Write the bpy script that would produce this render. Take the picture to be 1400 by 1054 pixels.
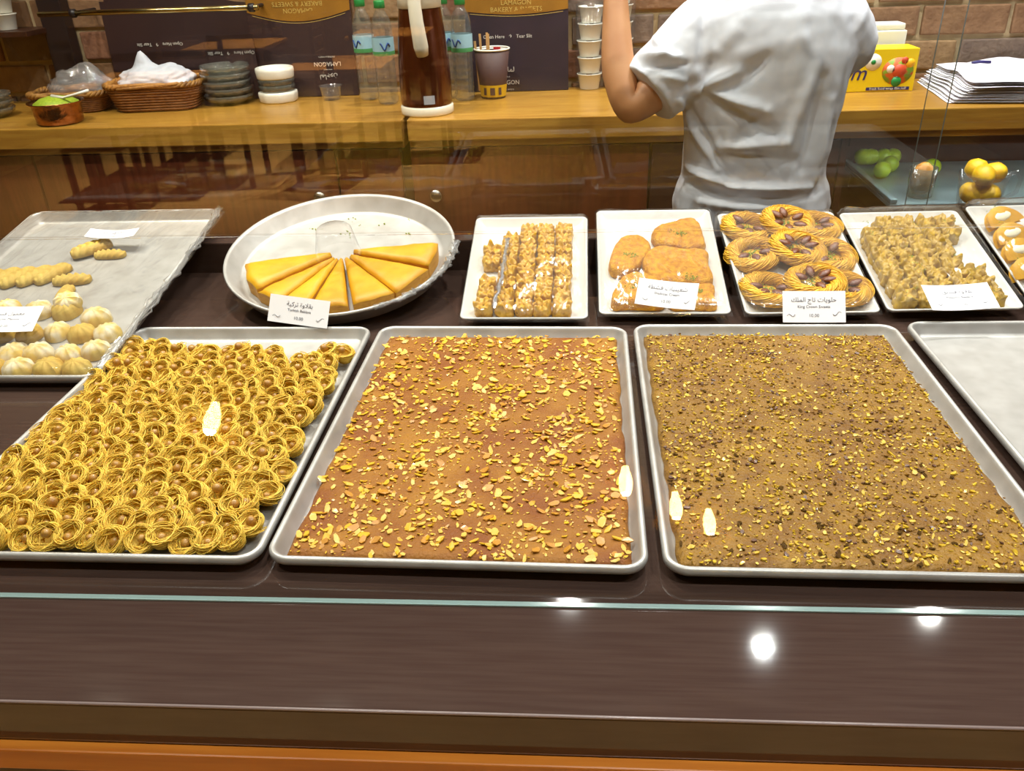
import bpy, bmesh, math, random
import numpy as np
from mathutils import Matrix, Vector, Euler

# ---------------------------------------------------------------- scene, camera, world, lights
for o in list(bpy.data.objects):
    bpy.data.objects.remove(o, do_unlink=True)
SC = bpy.context.scene
COL = SC.collection
SC.view_settings.view_transform = 'Standard'
SC.view_settings.look = 'None'
SC.view_settings.gamma = 1.0
SC.view_settings.use_curve_mapping = False
SC.view_settings.exposure = 0.0
SC.cycles.transparent_max_bounces = 24
SC.cycles.max_bounces = 8
SC.cycles.caustics_reflective = False
SC.cycles.caustics_refractive = False
SC.cycles.sample_clamp_indirect = 4.0

CAM_Z = 1.63
F_PX = 1137.0
TH, PS, RO = math.radians(28.98), math.radians(4.53), math.radians(-2.224)
_fw = Vector((-math.sin(PS)*math.cos(TH), math.cos(PS)*math.cos(TH), -math.sin(TH)))
_r0 = Vector((math.cos(PS), math.sin(PS), 0)); _u0 = _r0.cross(_fw)
_rt = _r0*math.cos(RO) + _u0*math.sin(RO); _up = -_r0*math.sin(RO) + _u0*math.cos(RO)
cd = bpy.data.cameras.new('camera')
cd.sensor_fit = 'HORIZONTAL'; cd.sensor_width = 36.0
cd.lens = 36.0*F_PX/1400.0
cd.clip_start = 0.02
cam = bpy.data.objects.new('camera', cd); COL.objects.link(cam)
cam.matrix_world = Matrix(((_rt.x, _up.x, -_fw.x, 0), (_rt.y, _up.y, -_fw.y, 0), (_rt.z, _up.z, -_fw.z, CAM_Z), (0, 0, 0, 1)))
SC.camera = cam
CP = Vector((0, 0, CAM_Z))
def ray(x, y):
    return _rt*((x-700)/F_PX) - _up*((y-527)/F_PX) + _fw
def onz(x, y, z):                       # measured photo point -> place on a level surface
    d = ray(x, y); return CP + d*((z-CAM_Z)/d.z)
def ony(x, y, Y):
    d = ray(x, y); return CP + d*(Y/d.y)
def onf(x, y, F, h=0.0):                # place in the local frame of a tilted tray
    n = F.col[2].to_3d(); p0 = F.translation + n*h
    d = ray(x, y); q = CP + d*((p0-CP).dot(n)/d.dot(n))
    return F.inverted() @ q

W = bpy.data.worlds.new('world'); SC.world = W
W.use_nodes = True
W.node_tree.nodes['Background'].inputs[0].default_value = (1.0, 0.86, 0.66, 1)
W.node_tree.nodes['Background'].inputs[1].default_value = 0.15

CEIL = 2.85
LIGHTS = [  # x, y, watts, colour : ceiling lamps, some inferred from reflections, the rest added fill
    (-1.7, 1.97, 11, (1.0, .88, .70)), (-.85, 1.97, 11, (1.0, .90, .74)), (0.0, 2.74, 14, (1.0, .96, .92)),
    (.776, 2.47, 14, (1.0, .98, .97)), (1.5, 2.67, 14, (1.0, .96, .92)),
    (-1.35, 1.62, 11, (1.0, .965, .89)), (-.5, 1.62, 11, (1.0, .965, .89)), (.35, 1.62, 11.5, (1.0, .97, .92)), (1.2, 1.62, 12, (1.0, .98, .95)),  # row added to light the trays
    (-1.0, .3, 8, (1.0, .965, .89)), (.3, .3, 11, (1.0, .98, .96)), (1.4, .3, 10, (1.0, .98, .97)),  # row added to light the shirt and the front pans
    (-3.0, -4.3, 125, (1.0, .82, .50)), (-1.5, -4.7, 125, (1.0, .82, .50)), (1.8, -3.4, 30, (1.0, .84, .56)),
    (-1.0, -.55, 9, (1.0, .92, .78)), (.7, -.55, 9, (1.0, .94, .84)),  # pair added to lift the case's front face
]

# ---------------------------------------------------------------- small helpers
rnd = random.Random(7)
def s2l(c):
    return tuple(((v/255.0)/12.92 if v/255.0 <= .04045 else ((v/255.0+.055)/1.055)**2.4) for v in c)
MATS = {}
def mat(name, c, rough=.6, metal=0.0, c2=None, scale=30.0, detail=4.0, bump=0.0, bscale=None, spec=.5, stretch=(1, 1, 1),
        ramp=(.35, .65), sss=0.0, coat=0.0, bdist=.002):
    if name in MATS: return MATS[name]
    m = bpy.data.materials.new(name); m.use_nodes = True
    nt = m.node_tree; N = nt.nodes; L = nt.links; b = N['Principled BSDF']
    b.inputs['Roughness'].default_value = rough; b.inputs['Metallic'].default_value = metal
    b.inputs['Specular IOR Level'].default_value = spec
    b.inputs['Base Color'].default_value = (*s2l(c), 1)
    if sss: b.inputs['Subsurface Weight'].default_value = sss; b.inputs['Subsurface Radius'].default_value = (.01, .006, .003)
    if coat: b.inputs['Coat Weight'].default_value = coat; b.inputs['Coat Roughness'].default_value = .12
    if c2 is not None or bump:
        tc = N.new('ShaderNodeTexCoord'); mp = N.new('ShaderNodeMapping'); mp.inputs['Scale'].default_value = stretch
        L.new(tc.outputs['Object'], mp.inputs['Vector'])
    if c2 is not None:
        nz = N.new('ShaderNodeTexNoise'); nz.inputs['Scale'].default_value = scale; nz.inputs['Detail'].default_value = detail
        L.new(mp.outputs[0], nz.inputs['Vector'])
        cr = N.new('ShaderNodeValToRGB'); cr.color_ramp.elements[0].position = ramp[0]; cr.color_ramp.elements[1].position = ramp[1]
        cr.color_ramp.elements[0].color = (*s2l(c), 1); cr.color_ramp.elements[1].color = (*s2l(c2), 1)
        L.new(nz.outputs['Fac'], cr.inputs[0]); L.new(cr.outputs[0], b.inputs['Base Color'])
    if bump:
        n2 = N.new('ShaderNodeTexNoise'); n2.inputs['Scale'].default_value = bscale or scale; n2.inputs['Detail'].default_value = 5
        L.new(mp.outputs[0], n2.inputs['Vector'])
        bp = N.new('ShaderNodeBump'); bp.inputs['Strength'].default_value = bump; bp.inputs['Distance'].default_value = bdist
        L.new(n2.outputs['Fac'], bp.inputs['Height']); L.new(bp.outputs[0], b.inputs['Normal'])
    MATS[name] = m
    return m
def clear_mat(name, tint=(1, 1, 1), gloss=1.0, rough=.02, base=.0, bump=0.0, bscale=40, stretch=(1, 1, 1), milk=None, milk_f=0.0, ior=1.5, bdist=.003):
    """thin clear sheet: lets light through, mirrors by Fresnel, optionally a little milky"""
    if name in MATS: return MATS[name]
    m = bpy.data.materials.new(name); m.use_nodes = True
    nt = m.node_tree; N = nt.nodes; L = nt.links
    N.remove(N['Principled BSDF']); out = N['Material Output']
    tr = N.new('ShaderNodeBsdfTransparent'); tr.inputs[0].default_value = (*tint, 1)
    gl = N.new('ShaderNodeBsdfGlossy'); gl.inputs['Roughness'].default_value = rough
    fr = N.new('ShaderNodeFresnel')
    gm = N.new('ShaderNodeNewGeometry'); im = N.new('ShaderNodeMath'); im.operation = 'MULTIPLY_ADD'   # a thin sheet mirrors alike on both faces
    im.inputs[1].default_value = 1.0/ior-ior; im.inputs[2].default_value = ior
    L.new(gm.outputs['Backfacing'], im.inputs[0]); L.new(im.outputs[0], fr.inputs['IOR'])
    mx = N.new('ShaderNodeMixShader')
    if bump:
        tc = N.new('ShaderNodeTexCoord'); mp = N.new('ShaderNodeMapping'); mp.inputs['Scale'].default_value = stretch
        L.new(tc.outputs['Object'], mp.inputs['Vector'])
        nz = N.new('ShaderNodeTexNoise'); nz.inputs['Scale'].default_value = bscale; nz.inputs['Detail'].default_value = 3
        nz.inputs['Distortion'].default_value = 1.2
        L.new(mp.outputs[0], nz.inputs['Vector'])
        bp = N.new('ShaderNodeBump'); bp.inputs['Strength'].default_value = bump; bp.inputs['Distance'].default_value = bdist
        L.new(nz.outputs['Fac'], bp.inputs['Height'])
        L.new(bp.outputs[0], gl.inputs['Normal']); L.new(bp.outputs[0], fr.inputs['Normal'])
    ma = N.new('ShaderNodeMath'); ma.operation = 'MULTIPLY_ADD'; ma.inputs[1].default_value = gloss; ma.inputs[2].default_value = base
    ma.use_clamp = True
    L.new(fr.outputs[0], ma.inputs[0]); L.new(ma.outputs[0], mx.inputs[0])
    first = tr.outputs[0]
    if milk:
        df = N.new('ShaderNodeBsdfDiffuse'); df.inputs[0].default_value = (*s2l(milk), 1)
        m2 = N.new('ShaderNodeMixShader'); m2.inputs[0].default_value = milk_f
        L.new(tr.outputs[0], m2.inputs[1]); L.new(df.outputs[0], m2.inputs[2]); first = m2.outputs[0]
    L.new(first, mx.inputs[1]); L.new(gl.outputs[0], mx.inputs[2]); L.new(mx.outputs[0], out.inputs[0])
    MATS[name] = m
    return m
def emit_mat(name, c, strength):
    m = bpy.data.materials.new(name); m.use_nodes = True
    b = m.node_tree.nodes['Principled BSDF']
    b.inputs['Base Color'].default_value = (*c, 1); b.inputs['Emission Color'].default_value = (*c, 1)
    b.inputs['Emission Strength'].default_value = strength
    return m

def mk(name, verts, faces, m, smooth=True):
    me = bpy.data.meshes.new(name)
    me.from_pydata([tuple(v) for v in verts], [], [tuple(int(i) for i in f) for f in faces]); me.validate(); me.update()
    if m is not None: me.materials.append(m)
    if smooth: me.polygons.foreach_set('use_smooth', [True]*len(me.polygons))
    return me
def ob(name, me, parent=None, M=None, loc=None, rz=0.0):
    o = bpy.data.objects.new(name, me); COL.objects.link(o)
    if parent is not None: o.parent = parent
    if M is not None: o.matrix_basis = M
    elif loc is not None: o.location = loc; o.rotation_euler = (0, 0, rz)
    return o
def tag(o, label, cat, group=None, kind=None):
    if label: o['label'] = label
    if cat: o['category'] = cat
    if group: o['group'] = group
    if kind: o['kind'] = kind
    return o
def emp(name, label, cat, M=None, loc=(0, 0, 0), rz=0.0, group=None):
    o = ob(name, None, None, M, loc, rz); o.empty_display_size = .02
    return tag(o, label, cat, group)
def ordinal(n):
    return ('', 'first', 'second', 'third', 'fourth', 'fifth', 'sixth', 'seventh', 'eighth', 'ninth', 'tenth', 'eleventh', 'twelfth', 'thirteenth', 'fourteenth', 'fifteenth',
            'sixteenth', 'seventeenth', 'eighteenth', 'nineteenth', 'twentieth')[n]
def struct(o):
    o['kind'] = 'structure'; return o
def stuff(o):
    o['kind'] = 'stuff'; return o

class MB:
    def __init__(s): s.v = []; s.f = []
    def add(s, v, f):
        k = len(s.v); s.v += [tuple(p) for p in v]; s.f += [tuple(int(i)+k for i in q) for q in f]; return s
    def box(s, x0, x1, y0, y1, z0, z1, b=0.0):
        if b <= 0:
            v = [(x, y, z) for z in (z0, z1) for y in (y0, y1) for x in (x0, x1)]
            f = [(0, 2, 3, 1), (4, 5, 7, 6), (0, 1, 5, 4), (2, 6, 7, 3), (0, 4, 6, 2), (1, 3, 7, 5)]
            return s.add(v, f)
        bm = bmesh.new(); bmesh.ops.create_cube(bm, size=1)
        for q in bm.verts: q.co = Vector(((x0+x1)/2+q.co.x*(x1-x0), (y0+y1)/2+q.co.y*(y1-y0), (z0+z1)/2+q.co.z*(z1-z0)))
        bmesh.ops.bevel(bm, geom=list(bm.edges), offset=b, segments=2, profile=.6, affect='EDGES')
        bm.verts.index_update()
        v = [tuple(q.co) for q in bm.verts]; f = [[q.index for q in p.verts] for p in bm.faces]; bm.free()
        return s.add(v, f)
    def lathe(s, prof, n=32, M=None, wob=None):
        """prof: (r,z) list from bottom to top; r<=0 closes"""
        v = []; f = []; idx = []
        for r, z in prof:
            if r <= 1e-6: idx.append([len(v)]*n); v.append((0, 0, z))
            else:
                row = []
                for i in range(n):
                    a = 2*math.pi*i/n; rr = r*(wob(a, z) if wob else 1); row.append(len(v)); v.append((rr*math.cos(a), rr*math.sin(a), z))
                idx.append(row)
        for a, b in zip(idx, idx[1:]):
            for i in range(n):
                j = (i+1) % n; q = []
                for t in (a[i], a[j], b[j], b[i]):
                    if t not in q: q.append(t)
                if len(q) > 2: f.append(q)
        if M is not None: v = [tuple(M @ Vector(p)) for p in v]
        return s.add(v, f)
    def tube(s, path, rad, n=8, closed=False, cap=True):
        P = [Vector(p) for p in path]; m = len(P); v = []; f = []
        R = rad if hasattr(rad, '__len__') else [rad]*m
        t0 = (P[1]-P[0]).normalized(); u = t0.orthogonal().normalized()
        for i in range(m):
            if closed: t = (P[(i+1) % m]-P[i-1]).normalized()
            else: t = (P[min(i+1, m-1)]-P[max(i-1, 0)]).normalized()
            u = (u - t*u.dot(t)).normalized(); w = t.cross(u)
            for k in range(n):
                a = 2*math.pi*k/n; v.append(P[i]+(u*math.cos(a)+w*math.sin(a))*R[i])
        for i in range(m if closed else m-1):
            for k in range(n):
                a = i*n+k; b = i*n+(k+1) % n; c = ((i+1) % m)*n+(k+1) % n; d = ((i+1) % m)*n+k
                f.append((a, b, c, d))
        if cap and not closed:
            f.append(tuple(range(n))[::-1]); f.append(tuple((m-1)*n+k for k in range(n)))
        return s.add(v, f)
    def grid(s, fn, nu, nv):
        v = [fn(i/nu, j/nv) for j in range(nv+1) for i in range(nu+1)]
        f = [(j*(nu+1)+i, j*(nu+1)+i+1, (j+1)*(nu+1)+i+1, (j+1)*(nu+1)+i) for j in range(nv) for i in range(nu)]
        return s.add(v, f)
    def prism(s, poly, z0, z1, top=None):
        n = len(poly); v = [(x, y, z0) for x, y in poly]+[(x, y, z1) for x, y in (top or poly)]
        f = [tuple(range(n))[::-1], tuple(range(n, 2*n))]+[(i, (i+1) % n, n+(i+1) % n, n+i) for i in range(n)]
        return s.add(v, f)
    def mesh(s, name, m, smooth=True): return mk(name, s.v, s.f, m, smooth)
    def obj(s, name, m, parent=None, smooth=True, M=None, loc=None, rz=0.0): return ob(name, s.mesh(name, m, smooth), parent, M, loc, rz)

def sharp(me, ang=40):
    try: me.set_sharp_from_angle(angle=math.radians(ang))
    except Exception: pass
    return me
def noise3(p, seed=0.0):
    from mathutils import noise
    return noise.noise(Vector(p)+Vector((seed*17.3, seed*5.1, -seed*9.7)))

def rrect(hw, hl, r, n=7):
    r = max(min(r, hw, hl), 1e-4); pts = []
    for cx, cy, a0 in ((hw-r, hl-r, 0), (-hw+r, hl-r, 90), (-hw+r, -hl+r, 180), (hw-r, -hl+r, 270)):
        for i in range(n+1):
            a = math.radians(a0+90*i/n); pts.append((cx+r*math.cos(a), cy+r*math.sin(a)))
    return pts
def ring_mesh(name, loops, m, smooth=True):
    """loops: lists of equal length; first and last are closed with a face"""
    n = len(loops[0]); v = [p for l in loops for p in l]; f = []
    for k in range(len(loops)-1):
        for i in range(n):
            j = (i+1) % n; f.append((k*n+i, k*n+j, (k+1)*n+j, (k+1)*n+i))
    f.append(tuple(range(n))[::-1]); f.append(tuple((len(loops)-1)*n+i for i in range(n)))
    return mk(name, v, f, m, smooth)
def tray_mesh(name, w, l, r, prof, m, warp=None):
    loops = []
    for d, z in prof:
        lp = [(x, y, z) for x, y in rrect(w/2-d, l/2-d, max(r-d, .006))]
        if warp: lp = [warp(x, y, zz) for x, y, zz in lp]
        loops.append(lp)
    return ring_mesh(name, loops, m)
H_PAN = .025
PAN_PROF = [(.020, 0), (.016, .001), (.012, .006), (.0065, H_PAN-.012), (.0022, H_PAN-.0115), (.0004, H_PAN-.009), (0, H_PAN-.0055), (.0010, H_PAN-.002),
            (.0035, H_PAN), (.0065, H_PAN-.0004), (.0085, H_PAN-.0025), (.0095, H_PAN-.006), (.0165, .0065), (.0185, .0035), (.024, .0022)]
H_PLT = .022
PLT_PROF = [(.028, 0), (.022, .0005), (.010, .009), (.001, H_PLT-.0035), (0, H_PLT-.0015), (.0012, H_PLT), (.0035, H_PLT), (.006, H_PLT-.002), (.016, .010), (.026, .0045), (.034, .004)]

# ---------------------------------------------------------------- text meshes and modifier-grown meshes (made first, while the scene is small)
def text_mesh(name, s, size, m, extrude=.00012, align='CENTER', shear=0.0):
    cu = bpy.data.curves.new('tmp', 'FONT'); cu.body = s; cu.size = size; cu.align_x = align; cu.align_y = 'CENTER'
    cu.extrude = extrude; cu.shear = shear; cu.resolution_u = 2
    o = bpy.data.objects.new('tmp', cu); COL.objects.link(o)
    dg = bpy.context.evaluated_depsgraph_get(); dg.update()
    me = bpy.data.meshes.new_from_object(o.evaluated_get(dg)); me.name = name
    me.materials.clear(); me.materials.append(m)
    bpy.data.objects.remove(o); bpy.data.curves.remove(cu)
    return me
# Arabic joined by hand: base letter -> (isolated, final, initial, medial)
_AR = {'ا': 'ﺍﺎﺍﺎ', 'ب': 'ﺏﺐﺑﺒ', 'ت': 'ﺕﺖﺗﺘ', 'ج': 'ﺝﺞﺟﺠ', 'ح': 'ﺡﺢﺣﺤ', 'د': 'ﺩﺪﺩﺪ', 'ر': 'ﺭﺮﺭﺮ', 'س': 'ﺱﺲﺳﺴ', 'ش': 'ﺵﺶﺷﺸ', 'ط': 'ﻁﻂﻃﻄ',
       'ع': 'ﻉﻊﻋﻌ', 'غ': 'ﻍﻎﻏﻐ', 'ف': 'ﻑﻒﻓﻔ', 'ق': 'ﻕﻖﻗﻘ', 'ك': 'ﻙﻚﻛﻜ', 'ل': 'ﻝﻞﻟﻠ', 'م': 'ﻡﻢﻣﻤ', 'ن': 'ﻥﻦﻧﻨ', 'و': 'ﻭﻮﻭﻮ', 'ي': 'ﻱﻲﻳﻴ', 'ة': 'ﺓﺔﺓﺔ', 'ه': 'ﻩﻪﻫﻬ'}
_NJ = set('ادروة')
def arabic(s):
    s = s.replace('لا', '\u0001'); out = []
    for i, c in enumerate(s):
        prev = i > 0 and (s[i-1] in _AR and s[i-1] not in _NJ)
        if c == '\u0001': out.append('ﻼ' if prev else 'ﻻ'); continue
        if c not in _AR: out.append(c); continue
        nxt = i+1 < len(s) and (s[i+1] in _AR or s[i+1] == '\u0001') and c not in _NJ
        out.append(_AR[c][(3 if nxt else 1) if prev else (2 if nxt else 0)])
    return ''.join(reversed(out))

M_INK = mat('ink_grey', (95, 95, 105), .8)
M_PRINT = mat('print_white', (205, 200, 190), .7)
M_PRINTY = mat('print_gold', (190, 160, 80), .7)
M_NAVY = mat('print_navy', (38, 34, 96), .6)
M_BLUE = mat('print_blue', (30, 70, 140), .6)
CARD_TXT = {}
for key, ar, en, pr in (('turkish', 'بقلاوة تركية', 'Turkish Baklava', '10.00'), ('shaabiyat', 'شعيبيات قشطة', 'Shaibiyat Cream', '10.00'),
                        ('crown', 'حلويات تاج الملك', 'King Crown Sweets', '10.00'), ('baklawa', 'بقلاوة فستق', 'Pistachio Baklava', '10.00'),
                        ('mamoul', 'معمول فستق', 'Pistachio Mamoul', '10.00'), ('dates', 'معمول تمر', 'Dates Mamoul', '10.00')):
    CARD_TXT[key] = (text_mesh('arabic_line', arabic(ar), .0115, M_INK), text_mesh('english_line', en, .0072, M_INK), text_mesh('price_line', pr, .0085, M_INK))
T_BRAND = text_mesh('brand_print', 'LAMAGON', .030, M_PRINT, .0003)
T_BRAND_AR = text_mesh('brand_print', arabic('لماجون'), .034, M_PRINT, .0003)
T_BRAND_SUB = text_mesh('brand_print', 'PASTRIES & SWEETS', .010, M_PRINT, .0003)
T_BRAND_SM = text_mesh('brand_print', 'oven baked', .010, M_PRINT, .0003)
T_HINT = text_mesh('hint_print', 'Open Here   \u2191   Tear Slit', .015, M_PRINT, .0003)
T_GOLD = text_mesh('gold_print', 'LAMAGON\nBAKERY & SWEETS', .020, M_PRINTY, .0003)
T_FILM = text_mesh('box_print', 'film', .062, M_NAVY, .0006, shear=.25)
T_FILMB = text_mesh('box_print_small', 'fresh food wrap film roll', .011, M_PRINT, .0006)

# person: body grown with Skin + Subdivision, shirt grown from a remeshed union
def eval_obj(me, mods):
    o = bpy.data.objects.new('tmp', me); COL.objects.link(o)
    for t, kw in mods:
        md = o.modifiers.new(t, t)
        for k, v in kw.items(): setattr(md, k, v)
    dg = bpy.context.evaluated_depsgraph_get(); dg.update()
    r = bpy.data.meshes.new_from_object(o.evaluated_get(dg))
    bpy.data.objects.remove(o); return r
def skin_mesh(J, E, root):
    """J: name -> (pos, rx, ry)"""
    names = list(J); ix = {n: i for i, n in enumerate(names)}
    me = bpy.data.meshes.new('skin'); me.from_pydata([J[n][0] for n in names], [(ix[a], ix[b]) for a, b in E], []); me.update()
    o = bpy.data.objects.new('tmp', me); COL.objects.link(o)
    md = o.modifiers.new('skin', 'SKIN')
    sv = me.skin_vertices[0].data
    for n, i in ix.items(): sv[i].radius = (J[n][1], J[n][2]); sv[i].use_root = (n == root)
    md.use_smooth_shade = True
    sb = o.modifiers.new('sub', 'SUBSURF'); sb.levels = 2; sb.render_levels = 2
    dg = bpy.context.evaluated_depsgraph_get(); dg.update()
    r = bpy.data.meshes.new_from_object(o.evaluated_get(dg)); bpy.data.objects.remove(o)
    r.polygons.foreach_set('use_smooth', [True]*len(r.polygons))
    return r
PX, PY = .462, 2.13          # person's axis
M_SKIN = mat('skin', (190, 138, 94), .5, sss=.1, c2=(176, 122, 80), scale=14)
M_SHIRT = mat('shirt_cotton', (212, 213, 220), .9, c2=(206, 208, 216), scale=60, bump=.25, bscale=420, bdist=.0008)
M_TROUSER = mat('trouser_cloth', (46, 46, 54), .9)
M_HAIR = mat('hair_dark', (26, 20, 17), .7, bump=.6, bscale=160)
def build_person_meshes():
    J = {'pelvis': ((PX, PY, .92), .15, .11), 'waist': ((PX, PY, 1.06), .145, .10), 'chest': ((PX+.005, PY+.01, 1.26), .165, .11), 'collar': ((PX+.005, PY+.01, 1.43), .12, .085),
         'neck': ((PX, PY+.03, 1.54), .058, .058), 'head0': ((PX-.005, PY+.045, 1.605), .070, .078), 'head1': ((PX-.01, PY+.055, 1.68), .078, .095), 'head2': ((PX-.01, PY+.05, 1.745), .058, .070),
         'shL': ((PX-.150, PY, 1.395), .062, .062), 'uaL': ((.225, 2.09, 1.295), .054, .054), 'elL': ((.138, 2.055, 1.228), .050, .050), 'foL': ((.113, 2.10, 1.335), .041, .043), 'wrL': ((.108, 2.16, 1.475), .029, .031), 'paL': ((.110, 2.185, 1.535), .034, .016),
         'shR': ((PX+.160, PY+.01, 1.39), .062, .062), 'elR': ((.672, 2.25, 1.275), .044, .046), 'foR': ((.63, 2.36, 1.24), .038, .040), 'wrR': ((.55, 2.47, 1.215), .026, .028), 'paR': ((.50, 2.525, 1.20), .034, .016),
         'hipL': ((PX-.095, PY, .86), .085, .09), 'knL': ((PX-.10, PY-.005, .48), .06, .065), 'anL': ((PX-.10, PY-.02, .09), .040, .045), 'toL': ((PX-.105, PY+.14, .035), .038, .028),
         'hipR': ((PX+.095, PY, .86), .085, .09), 'knR': ((PX+.10, PY-.005, .48), .06, .065), 'anR': ((PX+.10, PY-.02, .09), .040, .045), 'toR': ((PX+.105, PY+.14, .035), .038, .028)}
    E = [('pelvis', 'waist'), ('waist', 'chest'), ('chest', 'collar'), ('collar', 'neck'), ('neck', 'head0'), ('head0', 'head1'), ('head1', 'head2'),
         ('collar', 'shL'), ('shL', 'uaL'), ('uaL', 'elL'), ('elL', 'foL'), ('foL', 'wrL'), ('wrL', 'paL'), ('collar', 'shR'), ('shR', 'elR'), ('elR', 'foR'), ('foR', 'wrR'), ('wrR', 'paR'),
         ('pelvis', 'hipL'), ('hipL', 'knL'), ('knL', 'anL'), ('anL', 'toL'), ('pelvis', 'hipR'), ('hipR', 'knR'), ('knR', 'anR'), ('anR', 'toR')]
    def fingers(s, pal, fwd, side):
        fwd = Vector(fwd).normalized(); side = Vector(side).normalized(); nrm = fwd.cross(side)
        for k, (off, ln) in enumerate(((-.027, .062), (-.009, .072), (.009, .068), (.026, .054))):
            b = Vector(pal)+side*off*.8+fwd*.03; p1 = Vector(pal)+side*off+fwd*(.03+ln*.5)+nrm*.006; p2 = Vector(pal)+side*off+fwd*(.03+ln*.9)+nrm*.026
            J['f%s%da' % (s, k)] = (tuple(b), .009, .009); J['f%s%db' % (s, k)] = (tuple(p1), .0085, .0085); J['f%s%dc' % (s, k)] = (tuple(p2), .0075, .0075)
            E.extend([('pa'+s, 'f%s%da' % (s, k)), ('f%s%da' % (s, k), 'f%s%db' % (s, k)), ('f%s%db' % (s, k), 'f%s%dc' % (s, k))])
        q = Vector(pal)-side*.038+fwd*.002; q2 = q-side*.018+fwd*.035+nrm*.012
        J['t%sa' % s] = (tuple(q), .010, .010); J['t%sb' % s] = (tuple(q2), .009, .009); E.extend([('pa'+s, 't%sa' % s), ('t%sa' % s, 't%sb' % s)])
    fingers('L', J['paL'][0], (.03, .25, 1), (1, 0, 0)); fingers('R', J['paR'][0], (-.6, .7, -.15), (.7, .6, 0))
    body = skin_mesh(J, E, 'pelvis')
    # --- shirt
    mb = MB()
    rings = [(.885, .186, .128, 0, 0), (.93, .190, .132, 0, 0), (.985, .194, .136, 0, 0), (1.03, .190, .132, 0, 0), (1.055, .177, .122, 0, 0), (1.10, .176, .122, 0, 0), (1.18, .182, .126, .002, .004), (1.27, .194, .130, .005, .008),
             (1.36, .202, .128, .007, .01), (1.43, .196, .116, .007, .012), (1.475, .168, .098, .006, .016), (1.51, .105, .078, .004, .022), (1.53, .074, .070, 0, .026)]
    loops = []
    for z, a, b, dx, dy in rings:
        lp = []
        for i in range(48):
            t = 2*math.pi*i/48; c, s = math.cos(t), math.sin(t)
            lp.append((PX+dx+a*math.copysign(abs(c)**.85, c), PY+dy+b*math.copysign(abs(s)**.85, s), z))
        loops.append(lp)
    n = 48; v = [p for l in loops for p in l]; f = [(k*n+i, k*n+(i+1) % n, (k+1)*n+(i+1) % n, (k+1)*n+i) for k in range(len(loops)-1) for i in range(n)]
    f += [tuple(range(n))[::-1], tuple((len(loops)-1)*n+i for i in range(n))]
    mb.add(v, f)
    mb.tube([(PX-.08, PY+.01, 1.435), (PX-.145, PY, 1.392), (PX-.205, PY-.022, 1.332), (PX-.250, PY-.042, 1.292), (PX-.278, PY-.055, 1.268)], [.075, .088, .087, .084, .083], 20)
    mb.tube([(PX+.08, PY+.01, 1.435), (PX+.160, PY+.012, 1.398), (PX+.193, PY+.050, 1.358), (PX+.204, PY+.078, 1.335)], [.075, .082, .076, .071], 20)
    sh = eval_obj(mb.mesh('shirt', None), [('REMESH', dict(mode='VOXEL', voxel_size=.0062)), ('SMOOTH', dict(factor=.6, iterations=6))])
    # folds: (x0,z0,x1,z1,width,height) on the back of the shirt, read from the photo
    P = lambda x, y: (lambda q: (q.x, q.z))(ony(x, y, 2.0))
    FO = []
    for a, b, w, h in (((958, 126), (1012, 100), .012, .012), ((958, 126), (1048, 152), .012, .014), ((948, 118), (1060, 185), .012, -.012), ((930, 140), (985, 235), .010, .010),
                       ((942, 150), (1000, 248), .010, -.009), ((985, 205), (1075, 195), .014, .010), ((1000, 215), (1090, 222), .012, -.008), ((930, 235), (1010, 258), .010, .012),
                       ((1000, 258), (1110, 262), .011, .012), ((940, 258), (1000, 272), .010, -.010), ((1010, 275), (1120, 268), .012, -.010), ((960, 280), (1060, 284), .010, .010),
                       ((1118, 90), (1075, 200), .016, .010), ((1130, 110), (1100, 235), .014, -.010), ((1100, 20), (1090, 130), .022, .006), ((1140, 140), (1118, 250), .012, .009),
                       ((1050, 80), (1010, 115), .016, -.008), ((1020, 30), (985, 70), .02, .006), ((875, 80), (930, 82), .009, .010), ((880, 92), (940, 90), .008, -.007),
                       ((890, 45), (912, 78), .009, .008), ((905, 105), (938, 112), .008, .007), ((968, 5), (960, 90), .010, -.007), ((1010, 195), (1045, 150), .013, -.007)):
        (x0, z0), (x1, z1) = P(*a), P(*b); FO.append((x0, z0, x1, z1, w, h))
    n = len(sh.vertices); co = np.empty(n*3); sh.vertices.foreach_get('co', co); co = co.reshape(-1, 3)
    no = np.empty(n*3); sh.vertices.foreach_get('normal', no); no = no.reshape(-1, 3)
    d = np.zeros(n)
    for x0, z0, x1, z1, w, h in FO:
        ux, uz = x1-x0, z1-z0; L2 = ux*ux+uz*uz
        t = ((co[:, 0]-x0)*ux+(co[:, 2]-z0)*uz)/L2
        tc = np.clip(t, 0, 1); px = co[:, 0]-(x0+tc*ux); pz = co[:, 2]-(z0+tc*uz)
        r = np.sqrt(px*px+pz*pz); d += h*np.exp(-(r/w)**2)*(.35+.65*np.sin(np.pi*np.clip(t, .12, .88)))
    d *= 1.9*np.clip(-no[:, 1]*1.6, 0, 1)
    d += np.array([.0040*noise3((p[0]*9, p[1]*9, p[2]*16), 3)+.0022*noise3((p[0]*26+p[2]*14, p[1]*10, p[2]*30-p[0]*16), 5) for p in co])
    # gathered hem
    hem = np.exp(-((co[:, 2]-.985)/.022)**2); d += hem*.006*np.sin(co[:, 0]*150+4*np.sin(co[:, 0]*37))
    co = co+no*d[:, None]
    sh.vertices.foreach_set('co', co.reshape(-1)); sh.update()
    sh.materials.clear(); sh.materials.append(M_SHIRT); sh.polygons.foreach_set('use_smooth', [True]*len(sh.polygons))
    body.materials.clear(); body.materials.append(M_SKIN)
    return body, sh
BODY_ME, SHIRT_ME = build_person_meshes()

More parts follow.
